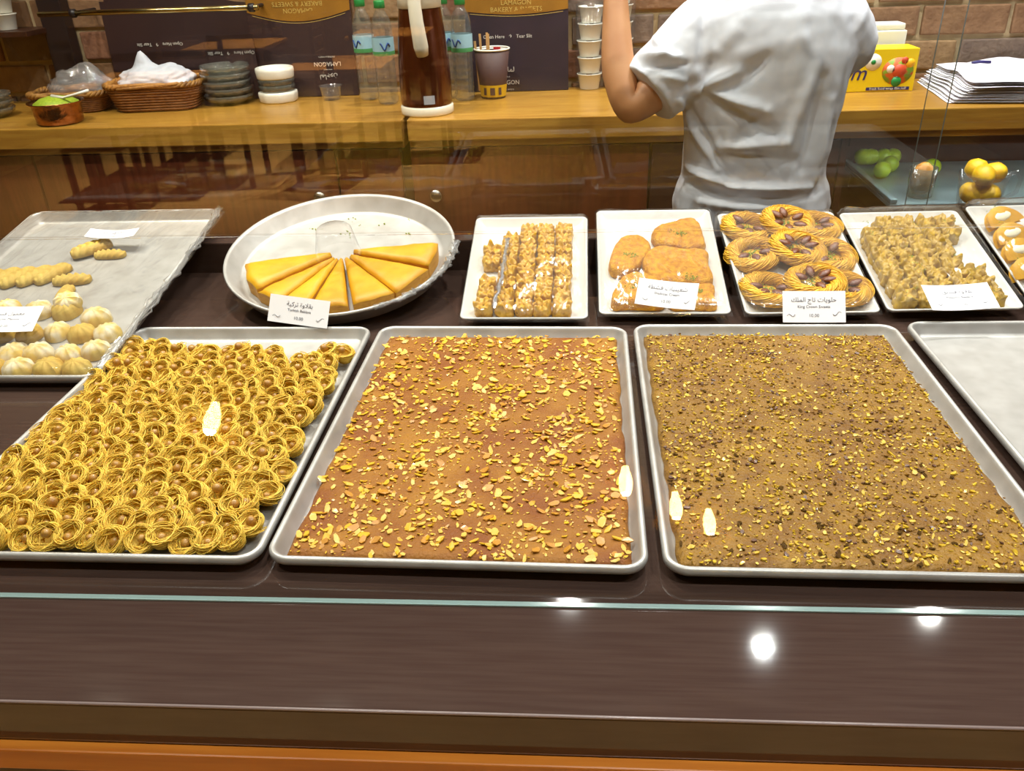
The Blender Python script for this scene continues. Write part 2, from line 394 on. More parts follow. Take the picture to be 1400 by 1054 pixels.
# ---------------------------------------------------------------- materials
M_ALU = mat('aluminium_worn', (198, 196, 192), .42, .5, c2=(180, 177, 172), scale=22, bump=.12, bscale=60, bdist=.0015)
M_WHITE = mat('plate_white', (214, 212, 206), .22, c2=(208, 206, 200), scale=9)
M_DECK = mat('deck_laminate', (72, 56, 49), .05, c2=(65, 49, 43), scale=60, stretch=(.15, 3, 1), spec=.5)
M_OAK = mat('oak_top', (168, 126, 50), .28, c2=(148, 104, 38), scale=16, stretch=(.35, 5, 5), bump=.05, spec=.5)
M_OAKB = mat('oak_band', (190, 118, 38), .35, c2=(172, 100, 28), scale=16, stretch=(.3, 5, 5))
M_CAB = mat('cabinet_veneer', (98, 48, 26), .32, c2=(80, 36, 19), scale=12, stretch=(6, 6, .5), bump=.03)
M_CABD = mat('cabinet_dark', (58, 32, 22), .4, c2=(50, 27, 18), scale=12, stretch=(6, 6, .5))
M_MORTAR = mat('mortar', (186, 166, 130), .95, c2=(168, 148, 114), scale=30, bump=.6, bscale=90)
M_BRICKS = [mat('brick_%s' % n, c, .9, c2=c2, scale=24, bump=.8, bscale=70, bdist=.004) for n, c, c2 in
            (('tan', (158, 128, 92), (136, 106, 74)), ('brown', (142, 108, 78), (120, 88, 62)), ('red', (138, 96, 72), (116, 78, 58)), ('grey', (124, 106, 92), (104, 88, 78)))]
M_PLASTER = mat('plaster_tan', (150, 118, 76), .9, c2=(140, 108, 68), scale=5)
M_CEIL = mat('ceiling_paint', (70, 58, 44), .95)
M_FLOOR = mat('floor_tile', (178, 142, 86), .45, c2=(165, 130, 78), scale=4)
M_FLOORD = mat('floor_dark', (70, 56, 42), .6)
M_STEEL = mat('brushed_steel', (190, 188, 180), .25, 1.0)
M_BRASS = mat('brass_rail', (196, 178, 120), .22, 1.0)
M_BLACK = mat('black_paint', (24, 20, 24), .45)
M_GLASS = clear_mat('pane_glass', (.985, .995, .99), 1.0, .0, ior=1.45)
M_EDGE = mat('glass_edge', (150, 176, 172), .12, spec=.9)
M_FILM = clear_mat('cling_film', (1, 1, 1), 1.35, .07, base=.015, bump=.9, bscale=26, stretch=(1.0, .35, 1), milk=(235, 235, 235), milk_f=.03, ior=1.42)
M_FILMX = clear_mat('cling_film_crumpled', (1, 1, 1), 1.6, .08, base=.05, bump=1.0, bscale=70, stretch=(1.0, .5, 1), milk=(235, 235, 235), milk_f=.10, ior=1.45)
M_CLEAR = clear_mat('clear_plastic', (.98, .98, .98), 1.0, .04, base=.01, milk=(230, 230, 230), milk_f=.03)
M_PET = clear_mat('bottle_plastic', (.93, .95, .95), 1.6, .03, base=.03, bump=.5, bscale=60, milk=(190, 205, 205), milk_f=.06)
M_DISH = clear_mat('dish_glass', (.86, .88, .84), 2.0, .05, base=.06, bump=.8, bscale=55, milk=(190, 190, 178), milk_f=.12)
M_BAG = clear_mat('bag_plastic', (.95, .95, .95), 1.8, .06, base=.05, bump=1.0, bscale=20, milk=(190, 190, 192), milk_f=.28)
M_BAGW = mat('bag_white', (196, 200, 210), .5, bump=.8, bscale=24, bdist=.006, sss=.1)
M_PAPER = mat('paper_white', (244, 243, 246), .8)
M_KNA = mat('pastry_shred', (240, 204, 84), .6, c2=(224, 180, 54), scale=60, sss=.2)
M_KNB = mat('pastry_shred_toasted', (226, 176, 40), .6, c2=(204, 148, 24), scale=60, sss=.15)
M_HAZEL = mat('hazelnut_glazed', (184, 138, 58), .4, c2=(156, 108, 42), scale=60, coat=.3)
M_ALM = mat('almond_skin', (118, 66, 34), .4, c2=(96, 50, 24), scale=120, stretch=(1, .2, 1), bump=.3)
M_FLAKE = mat('almond_flake', (226, 182, 44), .42, c2=(200, 148, 20), scale=70, coat=.15)
M_FLAKE2 = mat('almond_flake_pale', (228, 192, 96), .42, c2=(208, 160, 58), scale=70, coat=.15)
M_FLAKE3 = mat('almond_flake_syrup', (196, 140, 44), .4, c2=(178, 116, 30), scale=70, coat=.15)
M_PIST = mat('pistachio_bit', (222, 186, 48), .4, c2=(186, 148, 32), scale=120, coat=.15)
M_PISTD = mat('pistachio_skin', (104, 66, 44), .4, c2=(84, 52, 34), scale=120, coat=.2)
M_GREEN = mat('pistachio_green', (150, 172, 40), .6, c2=(122, 146, 28), scale=200)
M_SLABA = mat('semolina_slab', (154, 102, 20), .6, c2=(126, 68, 6), scale=13, detail=10, bump=1.0, bscale=210, bdist=.0022, spec=.4)
M_SLABB = mat('pistachio_slab', (144, 104, 24), .5, c2=(118, 78, 14), scale=26, detail=12, bump=1.0, bscale=150, bdist=.004, spec=.4)
M_PUFF = mat('puff_pastry', (212, 160, 14), .5, c2=(190, 134, 6), scale=16, bump=.5, bscale=60, bdist=.002, sss=.1)
M_PUFFS = mat('puff_side', (208, 154, 58), .6, c2=(184, 124, 38), scale=90, stretch=(1, 1, 6))
M_KTRI = mat('kunafa_crumb', (206, 148, 12), .6, c2=(172, 108, 4), scale=90, detail=10, bump=1.0, bscale=300, bdist=.003, spec=.3)
M_BAKA = mat('baklava_leaf', (208, 160, 18), .4, c2=(168, 118, 8), scale=55, bump=.6, bscale=120, bdist=.0015, coat=.15)
M_BAKB = mat('baklava_nutty', (192, 154, 28), .45, c2=(148, 112, 18), scale=55, bump=.8, bscale=110, bdist=.002, coat=.1)
M_COOKIE = mat('cookie_sugared', (208, 178, 84), .7, c2=(188, 148, 46), scale=30, bump=.3, bscale=200)
M_SUGAR = mat('cookie_powder', (228, 216, 186), .9, c2=(214, 182, 92), scale=30, ramp=(.38, .58))
M_CREAM = mat('cream_filling', (240, 232, 200), .5)
M_WICK = mat('wicker', (150, 98, 44), .6, c2=(112, 66, 28), scale=70, stretch=(1, 1, 4), bump=.8, bscale=120, bdist=.003)
M_WICKR = mat('wicker_rope', (160, 116, 52), .6, c2=(118, 76, 32), scale=60, bump=.5)
M_COPPER = mat('copper_hammered', (176, 118, 74), .25, 1.0, c2=(140, 88, 54), scale=60, bump=.9, bscale=55, bdist=.004)
M_CERAM = mat('ceramic_white', (228, 226, 214), .2)
M_BAGB = mat('bag_brown', (52, 34, 34), .45, c2=(46, 30, 32), scale=8)
M_BAGG = mat('bag_gold', (150, 104, 30), .4, c2=(132, 90, 26), scale=12)
M_BAGGLARE = mat('bag_brown_glare', (44, 34, 46), .4, c2=(38, 30, 40), scale=8)  # dark brown bag, its blue glare mixed into the colour
M_THERM = mat('flask_body', (92, 44, 20), .2, .55, c2=(80, 36, 16), scale=6, stretch=(6, 6, .2))
M_THERMW = mat('flask_white', (226, 218, 196), .35)
M_CUPB = mat('cup_brown', (72, 48, 44), .6)
M_CUPY = mat('cup_yellow', (206, 168, 24), .6)
M_STICK = mat('stir_wood', (206, 158, 98), .7)
M_RED = mat('print_red', (190, 24, 40), .6)
M_CAPG = mat('cap_green', (34, 132, 62), .4)
M_LBLG = mat('label_green', (70, 140, 84), .5)
M_LBLB = mat('label_blue', (150, 190, 205), .5)
M_BOXY = mat('box_yellow', (226, 196, 20), .45)
M_BOXW = mat('box_white', (222, 222, 212), .5)
M_SALAD = mat('print_salad', (122, 158, 40), .5, c2=(206, 96, 40), scale=38, ramp=(.45, .55))
M_LIME = mat('lime_skin', (176, 206, 44), .35, c2=(146, 182, 30), scale=30, bump=.15, bscale=300)
M_ORANGE = mat('orange_skin', (206, 142, 40), .4, c2=(186, 118, 26), scale=20, bump=.2, bscale=300)
M_LEMON = mat('lemon_slice', (232, 190, 20), .5, c2=(214, 160, 10), scale=50, bump=.4)
M_TRAYB = mat('shelf_steel_blue', (150, 178, 184), .3, .5, c2=(132, 160, 168), scale=8)
M_CHAIRW = mat('chair_wood', (60, 34, 20), .5)
M_TABLEW = mat('table_wood', (150, 100, 46), .4)

# ---------------------------------------------------------------- setting
RX0, RX1, RY0, RY1 = -5.0, 3.2, -7.6, 2.95
struct(MB().box(RX0, RX1, RY0, RY1+.15, -.1, 0).obj('floor', M_FLOOR, smooth=False))
struct(MB().box(RX0-.1, RX1+.1, RY0-.1, RY1+.15, CEIL, CEIL+.1).obj('ceiling', M_CEIL, smooth=False))
struct(MB().box(RX0-.1, RX0, RY0, RY1+.15, 0, CEIL).obj('wall_left', M_PLASTER, smooth=False))
struct(MB().box(RX1, RX1+.1, RY0, RY1+.15, 0, CEIL).obj('wall_right', M_PLASTER, smooth=False))
struct(MB().box(RX0, RX1, RY0-.1, RY0, 0, CEIL).obj('wall_front', M_PLASTER, smooth=False))
wb = struct(MB().box(RX0, RX1, RY1, RY1+.12, 0, CEIL).obj('wall_back', M_MORTAR, smooth=False))
BL, BH, GAP = .262, .086, .015
brick_me = []
for k in range(8):
    mb = MB().box(-BL/2, BL/2, -.010, .012, -BH/2, BH/2, .005)
    v = [(x+.003*noise3((x*9, z*20, k)), y-abs(.004*noise3((x*14, z*25, k+5))), z+.002*noise3((x*11, z*9, k+9))) for x, y, z in mb.v]
    brick_me.append(mk('brick', v, mb.f, M_BRICKS[(0, 1, 2, 3, 0, 1, 3, 1)[k]], False))
for r in range(9):
    z = .965 + (r+.5)*(BH+GAP)
    for c in range(-10, 8):
        x = c*(BL+GAP) + (.5 if r % 2 else 0)*(BL+GAP) + .02*math.sin(r*3.1)
        o = ob('brick', brick_me[rnd.randrange(8)], wb, loc=(x, RY1-.001, z)); o.rotation_euler = (0, rnd.uniform(-.008, .008), 0)

# downlights (some inferred from mirrored light, others added as fill)
fix_ring = MB().lathe([(.075, -.004), (.095, -.004), (.098, 0), (.075, 0)], 28)
fix_me = fix_ring.mesh('trim_ring', M_STEEL)
for i, (x, y, wt, c) in enumerate(LIGHTS):
    e = emp('unseen_downlight', 'unseen round ceiling downlight with steel trim ring above the room', 'downlight', loc=(x, y, CEIL), group='recessed ceiling downlights')
    ob('trim_ring', fix_me, e)
    ld = bpy.data.lights.new('unseen_downlight_lamp', 'AREA'); ld.shape = 'DISK'; ld.size = .055; ld.energy = wt; ld.color = c; ld.spread = math.radians(130 if y > 0 else (58 if y > -1 else 84))
    lo = bpy.data.objects.new('unseen_downlight_lamp', ld); COL.objects.link(lo); lo.parent = e; lo.location = (0, 0, -.006)

# warm pendant bulbs over the tables behind the viewer (they mirror in the front glass)
M_AMBER = clear_mat('amber_glass', (1.0, .85, .45), .8, .05, milk=(240, 170, 40), milk_f=.35)
M_BULB = emit_mat('bulb_glow', (1.0, .76, .36), 130)
pend = None
for x, y, z, plab in ((-1.465, -1.35, 2.15, 'over the shredded nests'), (.261, -2.03, 2.15, 'on the almond pan rim'), (.533, -2.37, 2.15, 'at the left edge of the pistachio cake'), (.736, -2.62, 2.15, 'as the lowest bulb, on the pistachio cake')):
    e = emp('pendant_bulb', 'warm pendant bulb mirrored in the front glass '+plab, 'lamp', loc=(x, y, z), group='warm pendant bulbs mirrored in the front glass')
    MB().lathe([(0, -.075), (.018, -.070), (.030, -.045), (.033, -.015), (.030, .02), (.020, .05), (.016, .07), (0, .07)], 20).obj('bulb', M_BULB, e)
    MB().lathe([(0, .07), (.019, .07), (.021, .12), (.012, .135), (0, .135)], 16).obj('socket', M_BLACK, e)
    MB().tube([(0, 0, .13), (0, 0, CEIL-z)], .0035, 6).obj('cord', M_BLACK, e)
    MB().lathe([(.055, .145), (.075, .12), (.10, -.02), (.125, -.10)], 28).obj('amber_shade', M_AMBER, e)

# ---------------------------------------------------------------- display case
ZD = .95
DF, DB, DX0, DX1 = .556, 1.765, -1.9, 1.9
case = emp('display_case', 'dark brown glass-fronted pastry display case with an orange wood band', 'display case', loc=(0, 0, 0))
MB().box(DX0, DX1, DF, DB, ZD-.06, ZD, .004).obj('deck', M_DECK, case, False)
MB().tube([(DX0, DF+.0014, ZD-.0014), (DX1, DF+.0014, ZD-.0014)], .0018, 8).obj('edge_highlight', mat('edge_highlight', (128, 114, 110), .25), case)  # paler strip paints the highlight along the deck's front edge
MB().box(DX0, DX1, DF+.004, DB, .10, ZD-.0905).obj('front_panel', M_CABD, case, False)
MB().box(DX0, DX1, DF-.012, DF+.03, ZD-.0905, ZD-.0602, .002).obj('wood_band', M_OAKB, case, False)
MB().box(DX0, DX1, DB, 1.803, .10, 1.020, .003).obj('rear_rail', M_DECK, case, False)
MB().box(DX0, DX1, 1.8035, 1.955, .10, .900, .003).obj('rear_ledge', M_DECK, case, False)
MB().box(DX0, DX1, DF+.06, 1.93, 0, .0995).obj('plinth', M_BLACK, case, False)
GA = math.radians(28); GL = .86
def gl_frame(t): return (0, .705+math.sin(GA)*t, ZD+.001+math.cos(GA)*t)
def pane(w0, w1, p0, p1, th, name, parent, edges=(2, 3, 4, 5)):
    """thick clear pane between two profile points (y,z)"""
    (y0, z0), (y1, z1) = p0, p1; dy, dz = y1-y0, z1-z0; l = math.hypot(dy, dz); ny, nz = -dz/l*th, dy/l*th
    v = [(w0, y0, z0), (w1, y0, z0), (w1, y1, z1), (w0, y1, z1), (w0, y0-ny, z0-nz), (w1, y0-ny, z0-nz), (w1, y1-ny, z1-nz), (w0, y1-ny, z1-nz)]
    me = mk(name, v, [(0, 1, 2, 3), (5, 4, 7, 6), (1, 0, 4, 5), (2, 1, 5, 6), (3, 2, 6, 7), (0, 3, 7, 4)], M_GLASS, False)
    me.materials.append(M_EDGE)
    for i, p in enumerate(me.polygons): p.material_index = 1 if i in edges else 0
    return ob(name, me, parent)
KY, KZ = .905, 1.325                    # the slanted front pane meets an upright one here
fg = pane(DX0, DX1, (.705, ZD+.0028), (KY, KZ), .006, 'front_glass', case, (2, 3, 5))
MB().box(DX0, DX1, .7035, .7105, ZD+.0002, ZD+.0026, .0005).obj('glass_foot', M_EDGE, fg, False)
TOPZ = 1.72
pane(DX0, DX1, (KY, KZ+.0008), (KY, TOPZ), .006, 'upper_glass', case, (3, 5))
pane(DX0, DX1, (KY, TOPZ+.0068), (1.955, TOPZ+.0068), .006, 'top_glass', case)
rd = pane(DX0, .815, (1.915, .9025), (1.915, TOPZ-.004), .006, 'sliding_glass_door', case)
rd2 = pane(.775, DX1, (1.935, .9025), (1.935, TOPZ-.004), .006, 'sliding_glass_door', case)

M_EDGED = mat('door_edge', (92, 104, 100), .3)
for o in (rd, rd2): o.data.materials[1] = M_EDGED
# ---------------------------------------------------------------- trays in the front row
def flat_frame(cx, cy, a): return Matrix.Translation((cx, cy, ZD+.0005)) @ Matrix.Rotation(a, 4, 'Z')
F1 = flat_frame(-.604, 1.082, -.006); F2 = flat_frame(-.132, 1.078, -.02); F3 = flat_frame(.348, 1.076, -.011); F4 = flat_frame(.838, 1.090, .004)
def warp3(x, y, z):
    k = max(0, 1-abs(x-.03)/.16)
    return (x, y-.004*k*(1 if y < 0 else 0), z-(.0035*k if y < -.25 and z > .012 else 0))
pan_me = tray_mesh('sheet_pan', .462, .662, .030, PAN_PROF, M_ALU)
pan3_me = tray_mesh('sheet_pan', .470, .672, .030, PAN_PROF, M_ALU, warp3)
tag(ob('sheet_pan', pan_me, M=F1), 'aluminium sheet pan full of golden shredded pastry nests', 'tray', 'full sheet pans along the front glass')
tag(ob('sheet_pan', pan_me, M=F2), 'aluminium sheet pan holding the almond-topped cake, middle of the front row', 'tray', 'full sheet pans along the front glass')
tag(ob('sheet_pan', pan3_me, M=F3), 'aluminium sheet pan with a dented front lip holding the pistachio-topped cake', 'tray', 'full sheet pans along the front glass')
tag(ob('sheet_pan', pan_me, M=F4), 'nearly empty aluminium sheet pan at the right end of the front row', 'tray', 'full sheet pans along the front glass')

# ---- shredded nests with hazelnuts
def strands(name, loops, rad, m, extra=None, closed=True):
    """many thin three-sided strands, numpy-built; loops: (N,3) arrays"""
    V = []; Fc = []; base = 0
    for lp in loops:
        lp = np.asarray(lp); n = len(lp)
        t = np.roll(lp, -1, 0)-np.roll(lp, 1, 0)
        if not closed: t[0] = lp[1]-lp[0]; t[-1] = lp[-1]-lp[-2]
        t /= np.linalg.norm(t, axis=1)[:, None]+1e-9
        u = np.cross(t, np.array([.13, .21, .97])); u /= np.linalg.norm(u, axis=1)[:, None]+1e-9; w = np.cross(t, u)
        for k in range(3):
            a = 2*math.pi*k/3; V.append(lp+(u*math.cos(a)+w*math.sin(a))*rad)
        idx = base+np.arange(n)
        nx = np.roll(idx, -1) if closed else idx[1:]
        cur = idx if closed else idx[:-1]
        for k in range(3):
            k2 = (k+1) % 3
            Fc.append(np.stack([cur+k*n, nx+k*n, nx+k2*n, cur+k2*n], 1))
        base += 3*n
    V = np.concatenate(V); Fc = np.concatenate(Fc)
    verts = V.tolist(); faces = Fc.tolist()
    if extra is not None:
        faces += [[i+len(verts) for i in q] for q in extra.f]; verts += [list(p) for p in extra.v]
    return mk(name, verts, faces, m)
nr = np.random.RandomState(3)
nest_me = []
for k in range(6):
    loops = []
    T = np.linspace(0, 2*math.pi, 22, endpoint=False)
    el = nr.uniform(.80, 1.0)
    for i in range(54):
        h = nr.uniform(.25, 1)**.8; r = .0085+.0085*h+nr.normal(0, .0011); ph = nr.uniform(0, 6.28)
        wr = 1+.07*np.sin(2*T+ph)+.04*np.sin(3*T+2*ph)
        x = r*wr*np.cos(T); y = r*wr*el*np.sin(T)
        z = .021*h+.0035*np.sin(T+ph)+nr.normal(0, .0006)
        loops.append(np.stack([x, y, z], 1))
    cup = MB().lathe([(0, .009), (.0075, .010), (.0120, .0135), (.0150, .0190), (.0162, .0200), (.0150, .013), (.010, .002), (0, 0)], 18, Matrix.Diagonal((1, el, 1, 1)))
    for i in range(16):          # loose ends
        a0 = nr.uniform(0, 6.28); t = np.linspace(0, nr.uniform(.9, 2.2), 22); r = nr.uniform(.012, .0175)+np.linspace(0, nr.uniform(-.004, .006), 22)
        loops.append(np.concatenate([np.stack([r*np.cos(a0+t), r*np.sin(a0+t), .012+nr.uniform(0, .010)+.004*np.sin(t*2+a0)], 1)]))
    nest_me.append(strands('shredded_nest', loops, .00062, M_KNA, cup))
haz = []
for k in range(3):
    haz.append(MB().lathe([(0, -.0062), (.0036, -.0055), (.0062, -.002), (.0066, .0015), (.0048, .005), (.0020, .0070), (0, .0078)], 14).mesh('hazelnut', M_HAZEL))
i = 0
NC, NRW = 14, 19
for r in range(NRW):
    nth = 0
    for c in range(NC):
        x = -.196+c*(.392/(NC-1))+(.008 if r % 2 else -.006)+rnd.uniform(-.004, .004)
        y = -.287+r*.0300+rnd.uniform(-.003, .003)
        if r == NRW-1 and not (c < 3): continue
        if r == NRW-2 and 3 <= c <= 9 and c != 6: pass
        if r == NRW-2 and c in (10, 11): continue
        if abs(x) > .205: continue
        tilt = Euler((rnd.uniform(.12, .75), rnd.uniform(-.45, .15), rnd.uniform(-.5, .5)))
        s = rnd.uniform(.98, 1.14)
        M = F1 @ Matrix.Translation((x, y, .0062+rnd.uniform(0, .004))) @ tilt.to_matrix().to_4x4() @ Matrix.Diagonal((s, s, s, 1))
        nth += 1
        e = emp('pastry_nest', 'golden shredded hazelnut nest, %s from the left in %s row of its pan' % (ordinal(nth), 'the front' if r == 0 else ordinal(r+1)), 'pastry', M=M, group='hazelnut pastry nests in the left front pan')
        ob('nest', nest_me[rnd.randrange(6)], e).rotation_euler = (0, 0, rnd.uniform(0, 6.28))
        back = r >= NRW-4
        h = ob('hazelnut', haz[0], e, loc=(rnd.uniform(-.003, .003), rnd.uniform(-.003, .003), .0145+rnd.uniform(-.002, .004)+(.008 if back or rnd.random() < .10 else 0)))
        h.rotation_euler = (rnd.uniform(-1, 1), rnd.uniform(-1, 1), 0); hs = rnd.uniform(.78, 1.0); h.scale = (hs, hs, hs)
        i += 1

# ---- cakes with flakes
def slab_mesh(name, w, l, z0, z1, m, seed, amp):
    nu, nv = 60, 84
    def fn(u, v):
        x = (u-.5)*w; y = (v-.5)*l
        e = min(u, 1-u)*w; e2 = min(v, 1-v)*l; k = min(1, min(e, e2)/.006)
        wob = .0035*noise3((x*30, y*30, seed))*(1-k)
        return (x+wob, y+wob, z0+(z1-z0)*(.35+.65*math.sin(k*math.pi/2))+amp*(noise3((x*45, y*45, seed))+.6*noise3((x*110, y*110, seed+3))))
    mb = MB().grid(fn, nu, nv)
    n = len(mb.v); edge = [i for i in range(nu+1)]+[j*(nu+1)+nu for j in range(1, nv+1)]+[nv*(nu+1)+i for i in range(nu-1, -1, -1)]+[j*(nu+1) for j in range(nv-1, 0, -1)]
    low = []
    for q in edge: low.append(len(mb.v)); p = mb.v[q]; mb.v.append((p[0], p[1], z0))
    for a in range(len(edge)):
        b = (a+1) % len(edge); mb.f.append((edge[b], edge[a], low[a], low[b]))
    mb.f.append(tuple(low))
    return mb.mesh(name, m)
def flake_poly(R, n, rough):
    el = R.uniform(.5, .85); pts = []
    for i in range(n):
        a = 2*math.pi*i/n+R.uniform(-.25, .25); rr = 1-rough*R.random(); pts.append((rr*math.cos(a), rr*el*math.sin(a)))
    return pts
def flake_mb(R, th, rough=.35, n=None, curl=.12):
    n = n or R.choice((6, 7, 8)); p = flake_poly(R, n, rough)
    v = [(x, y, th/2+curl*(x*x)) for x, y in p]+[(x, y, -th/2+curl*x*x) for x, y in p]
    f = [tuple(range(n)), tuple(range(2*n-1, n-1, -1))]+[(i, n+i, n+(i+1) % n, (i+1) % n) for i in range(n)]
    return v, f
def topping(F, slab, w, l, ztop, n_big, n_small, size_fn, mats, name, seed, th, dens, rough, tilt):
    R = random.Random(seed); items = []
    tries = 0
    while len(items) < n_big+n_small and tries < 60000:
        tries += 1
        x = R.uniform(-w/2+.006, w/2-.006); y = R.uniform(-l/2+.006, l/2-.006)
        if R.random() > dens(x, y): continue
        items.append((x, y, size_fn(R), R))
    d = lambda it: it[2]/((F @ Vector((it[0], it[1], 0)))-CP).length
    items.sort(key=d, reverse=True)
    vars_ = []
    for k in range(18):
        v, f = flake_mb(R, th, rough); vars_.append(mk(name, v, f, mats[k % len(mats)], False))
    rest = [MB() for _ in mats]
    for k, (x, y, s, _) in enumerate(items):
        E = Euler((R.gauss(0, tilt), R.gauss(0, tilt), R.uniform(0, 6.28)))
        M = Matrix.Translation((x, y, ztop+s*.10+R.uniform(0, .0008))) @ E.to_matrix().to_4x4() @ Matrix.Diagonal((s, s*R.uniform(.7, 1), s, 1))
        if k < n_big: ob(name, vars_[R.randrange(18)], slab, M=M)
        else:
            v, f = flake_mb(R, th, rough, 5); rest[R.randrange(len(mats))].add([tuple(M @ Vector(p)) for p in v], f)
    for q, m in zip(rest, mats):
        if q.v: stuff(q.obj(name+'_scatter', m, slab, False))
ZS = .0135
slab2 = tag(ob('almond_cake', slab_mesh('almond_cake', .424, .622, .003, ZS, M_SLABA, 1, .0007), M=F2), 'flat orange-brown semolina cake strewn with sliced almonds, filling the middle front pan', 'cake')
def dens2(x, y):
    return .42+.55*max(0, .4+1.3*noise3((x*12, y*12, 4)))*(.8+.4*(x/.42+.5))
topping(F2, slab2, .428, .630, ZS, 300, 3600, lambda R: R.choice((.0012, .0016, .002, .0025, .003, .0036, .0046, .0062, .0085))*R.uniform(.85, 1.25), [M_FLAKE, M_FLAKE2, M_FLAKE, M_FLAKE3], 'almond_flake', 11, .16, dens2, .35, .22)
slab3 = tag(ob('pistachio_cake', slab_mesh('pistachio_cake', .430, .632, .003, ZS, M_SLABB, 8, .0011), M=F3), 'flat dark olive-brown cake covered in chopped pistachios, filling the dented front pan', 'cake')
def dens3(x, y): return .45+.6*max(0, .5+1.2*noise3((x*10, y*10, 14)))
topping(F3, slab3, .434, .640, ZS, 300, 6500, lambda R: R.choice((.0014, .0018, .0022, .0027, .0034, .0048))*R.uniform(.85, 1.2), [M_PIST, M_SLABB, M_PIST, M_SLABB, M_PIST, M_PIST, M_SLABB, M_PIST, M_PISTD], 'pistachio_piece', 23, .34, dens3, .45, .30)
pp = onz(1408, 645, ZD+.006)
mb = MB().box(0, .09, -.07, .015, 0, .016, .003)
tag(mb.obj('semolina_square', M_SLABA, None, True, M=F4 @ Matrix.Translation((-.205, pp.y-1.090, .0026))), 'leftover brown semolina cake square alone in the nearly empty pan', 'cake')

# ---------------------------------------------------------------- back row: trays propped on the rear rail
def tilt_frame(cx, cy, zrim, a, t, h, l):
    """frame whose origin is the middle of the tray's base; front rim middle is at (cx,cy,zrim)"""
    ux = Vector((math.cos(a), math.sin(a), 0)); uy = Vector((-math.sin(a)*math.cos(t), math.cos(a)*math.cos(t), math.sin(t))); n = ux.cross(uy)
    o = Vector((cx, cy, zrim))+uy*l/2-n*h
    return Matrix(((ux.x, uy.x, n.x, o.x), (ux.y, uy.y, n.y, o.y), (ux.z, uy.z, n.z, o.z), (0, 0, 0, 1)))
FT0 = tilt_frame(-1.043, 1.208, .9765, 0.0, .145, H_PAN, .660)
FP1 = tilt_frame(-.088, 1.444, .9735, -.013, .262, H_PLT, .352)
FP2 = tilt_frame(.181, 1.463, .9735, -.010, .241, H_PLT, .375)
FP3 = tilt_frame(.457, 1.462, .9735, .022, .233, H_PLT, .362)
FP4 = tilt_frame(.722, 1.474, .9735, .030, .236, H_PLT, .350)
FP5 = tilt_frame(.990, 1.484, .9745, .036, .258, H_PLT, .350)
tray0 = tag(ob('sheet_pan', pan_me, M=FT0), 'aluminium sheet pan of sugared cookies propped up in the back row at the left', 'tray')
plates = []
for F, w, l, lab in ((FP1, .246, .352, 'white rectangular plate under the wrapped ruffled baklava, beside the round pan'), (FP2, .250, .375, 'white rectangular plate holding the orange kunafa triangles'),
                     (FP3, .251, .362, 'white rectangular plate holding the shredded rings with almonds'), (FP4, .252, .350, 'white rectangular plate holding the rows of nutty rolls'),
                     (FP5, .252, .350, 'white rectangular plate cut by the right edge, holding cream-filled pancakes')):
    plates.append(tag(ob('rectangular_plate', tray_mesh('rectangular_plate', w, l, .013, PLT_PROF, M_WHITE), M=F), lab, 'plate', 'white plates in the back row'))
# round pan
RR = .245; HR = .040
TR = math.radians(11.5); F_R = tilt_frame(-.487, 1.424, .9915, 0, TR, HR, 2*RR)
rprof = [(RR-.030, 0), (RR-.022, .002), (RR-.006, HR-.008), (RR-.001, HR-.006), (RR, HR-.003), (RR-.002, HR), (RR-.006, HR-.001), (RR-.009, HR-.005), (RR-.026, .008), (RR-.030, .004), (RR-.036, .003), (0, .003)]
rpan = tag(ob('round_pan', MB().lathe([(0, 0)]+rprof, 72).mesh('round_pan', M_ALU), M=F_R), 'round aluminium baking pan propped on the rear rail, half full of golden wedges', 'pan')

# ---- film
def film(tray, w, l, z, label, seed, m=M_FILM, amp=.002, sag=0.0, skirt=.012, nu=46, nv=60, bulge=None):
    def fn(u, v):
        x = (u-.5)*(w+.006); y = (v-.5)*(l+.006)
        e = min(min(u, 1-u)*w, min(v, 1-v)*l); k = min(1, e/.010)
        zz = z+.0012+amp*(noise3((x*22, y*9, seed))+.6*noise3((x*60, y*24, seed+2)))*k-sag*(1-(2*u-1)**2)*(1-(2*v-1)**2)
        if bulge: zz += bulge(x, y)*k
        zz -= skirt*(1-k)**1.5
        return (x, y, zz)
    return tag(MB().grid(fn, nu, nv).obj('cling_film', m, tray), label, None)
def crumple(tray, pts, rad, label, seed, name='film_gather'):
    R = random.Random(seed); mb = MB()
    for k in range(9):
        P = []
        for i in range(len(pts)-1):
            a, b = Vector(pts[i]), Vector(pts[i+1])
            for t in range(7): P.append(a.lerp(b, t/7)+Vector((R.gauss(0, rad), R.gauss(0, rad*.5), abs(R.gauss(0, rad*.7)))))
        mb.tube(P, [rad*R.uniform(.25, .8) for _ in P], 5)
    return tag(mb.obj(name, M_FILMX, tray), label, None)

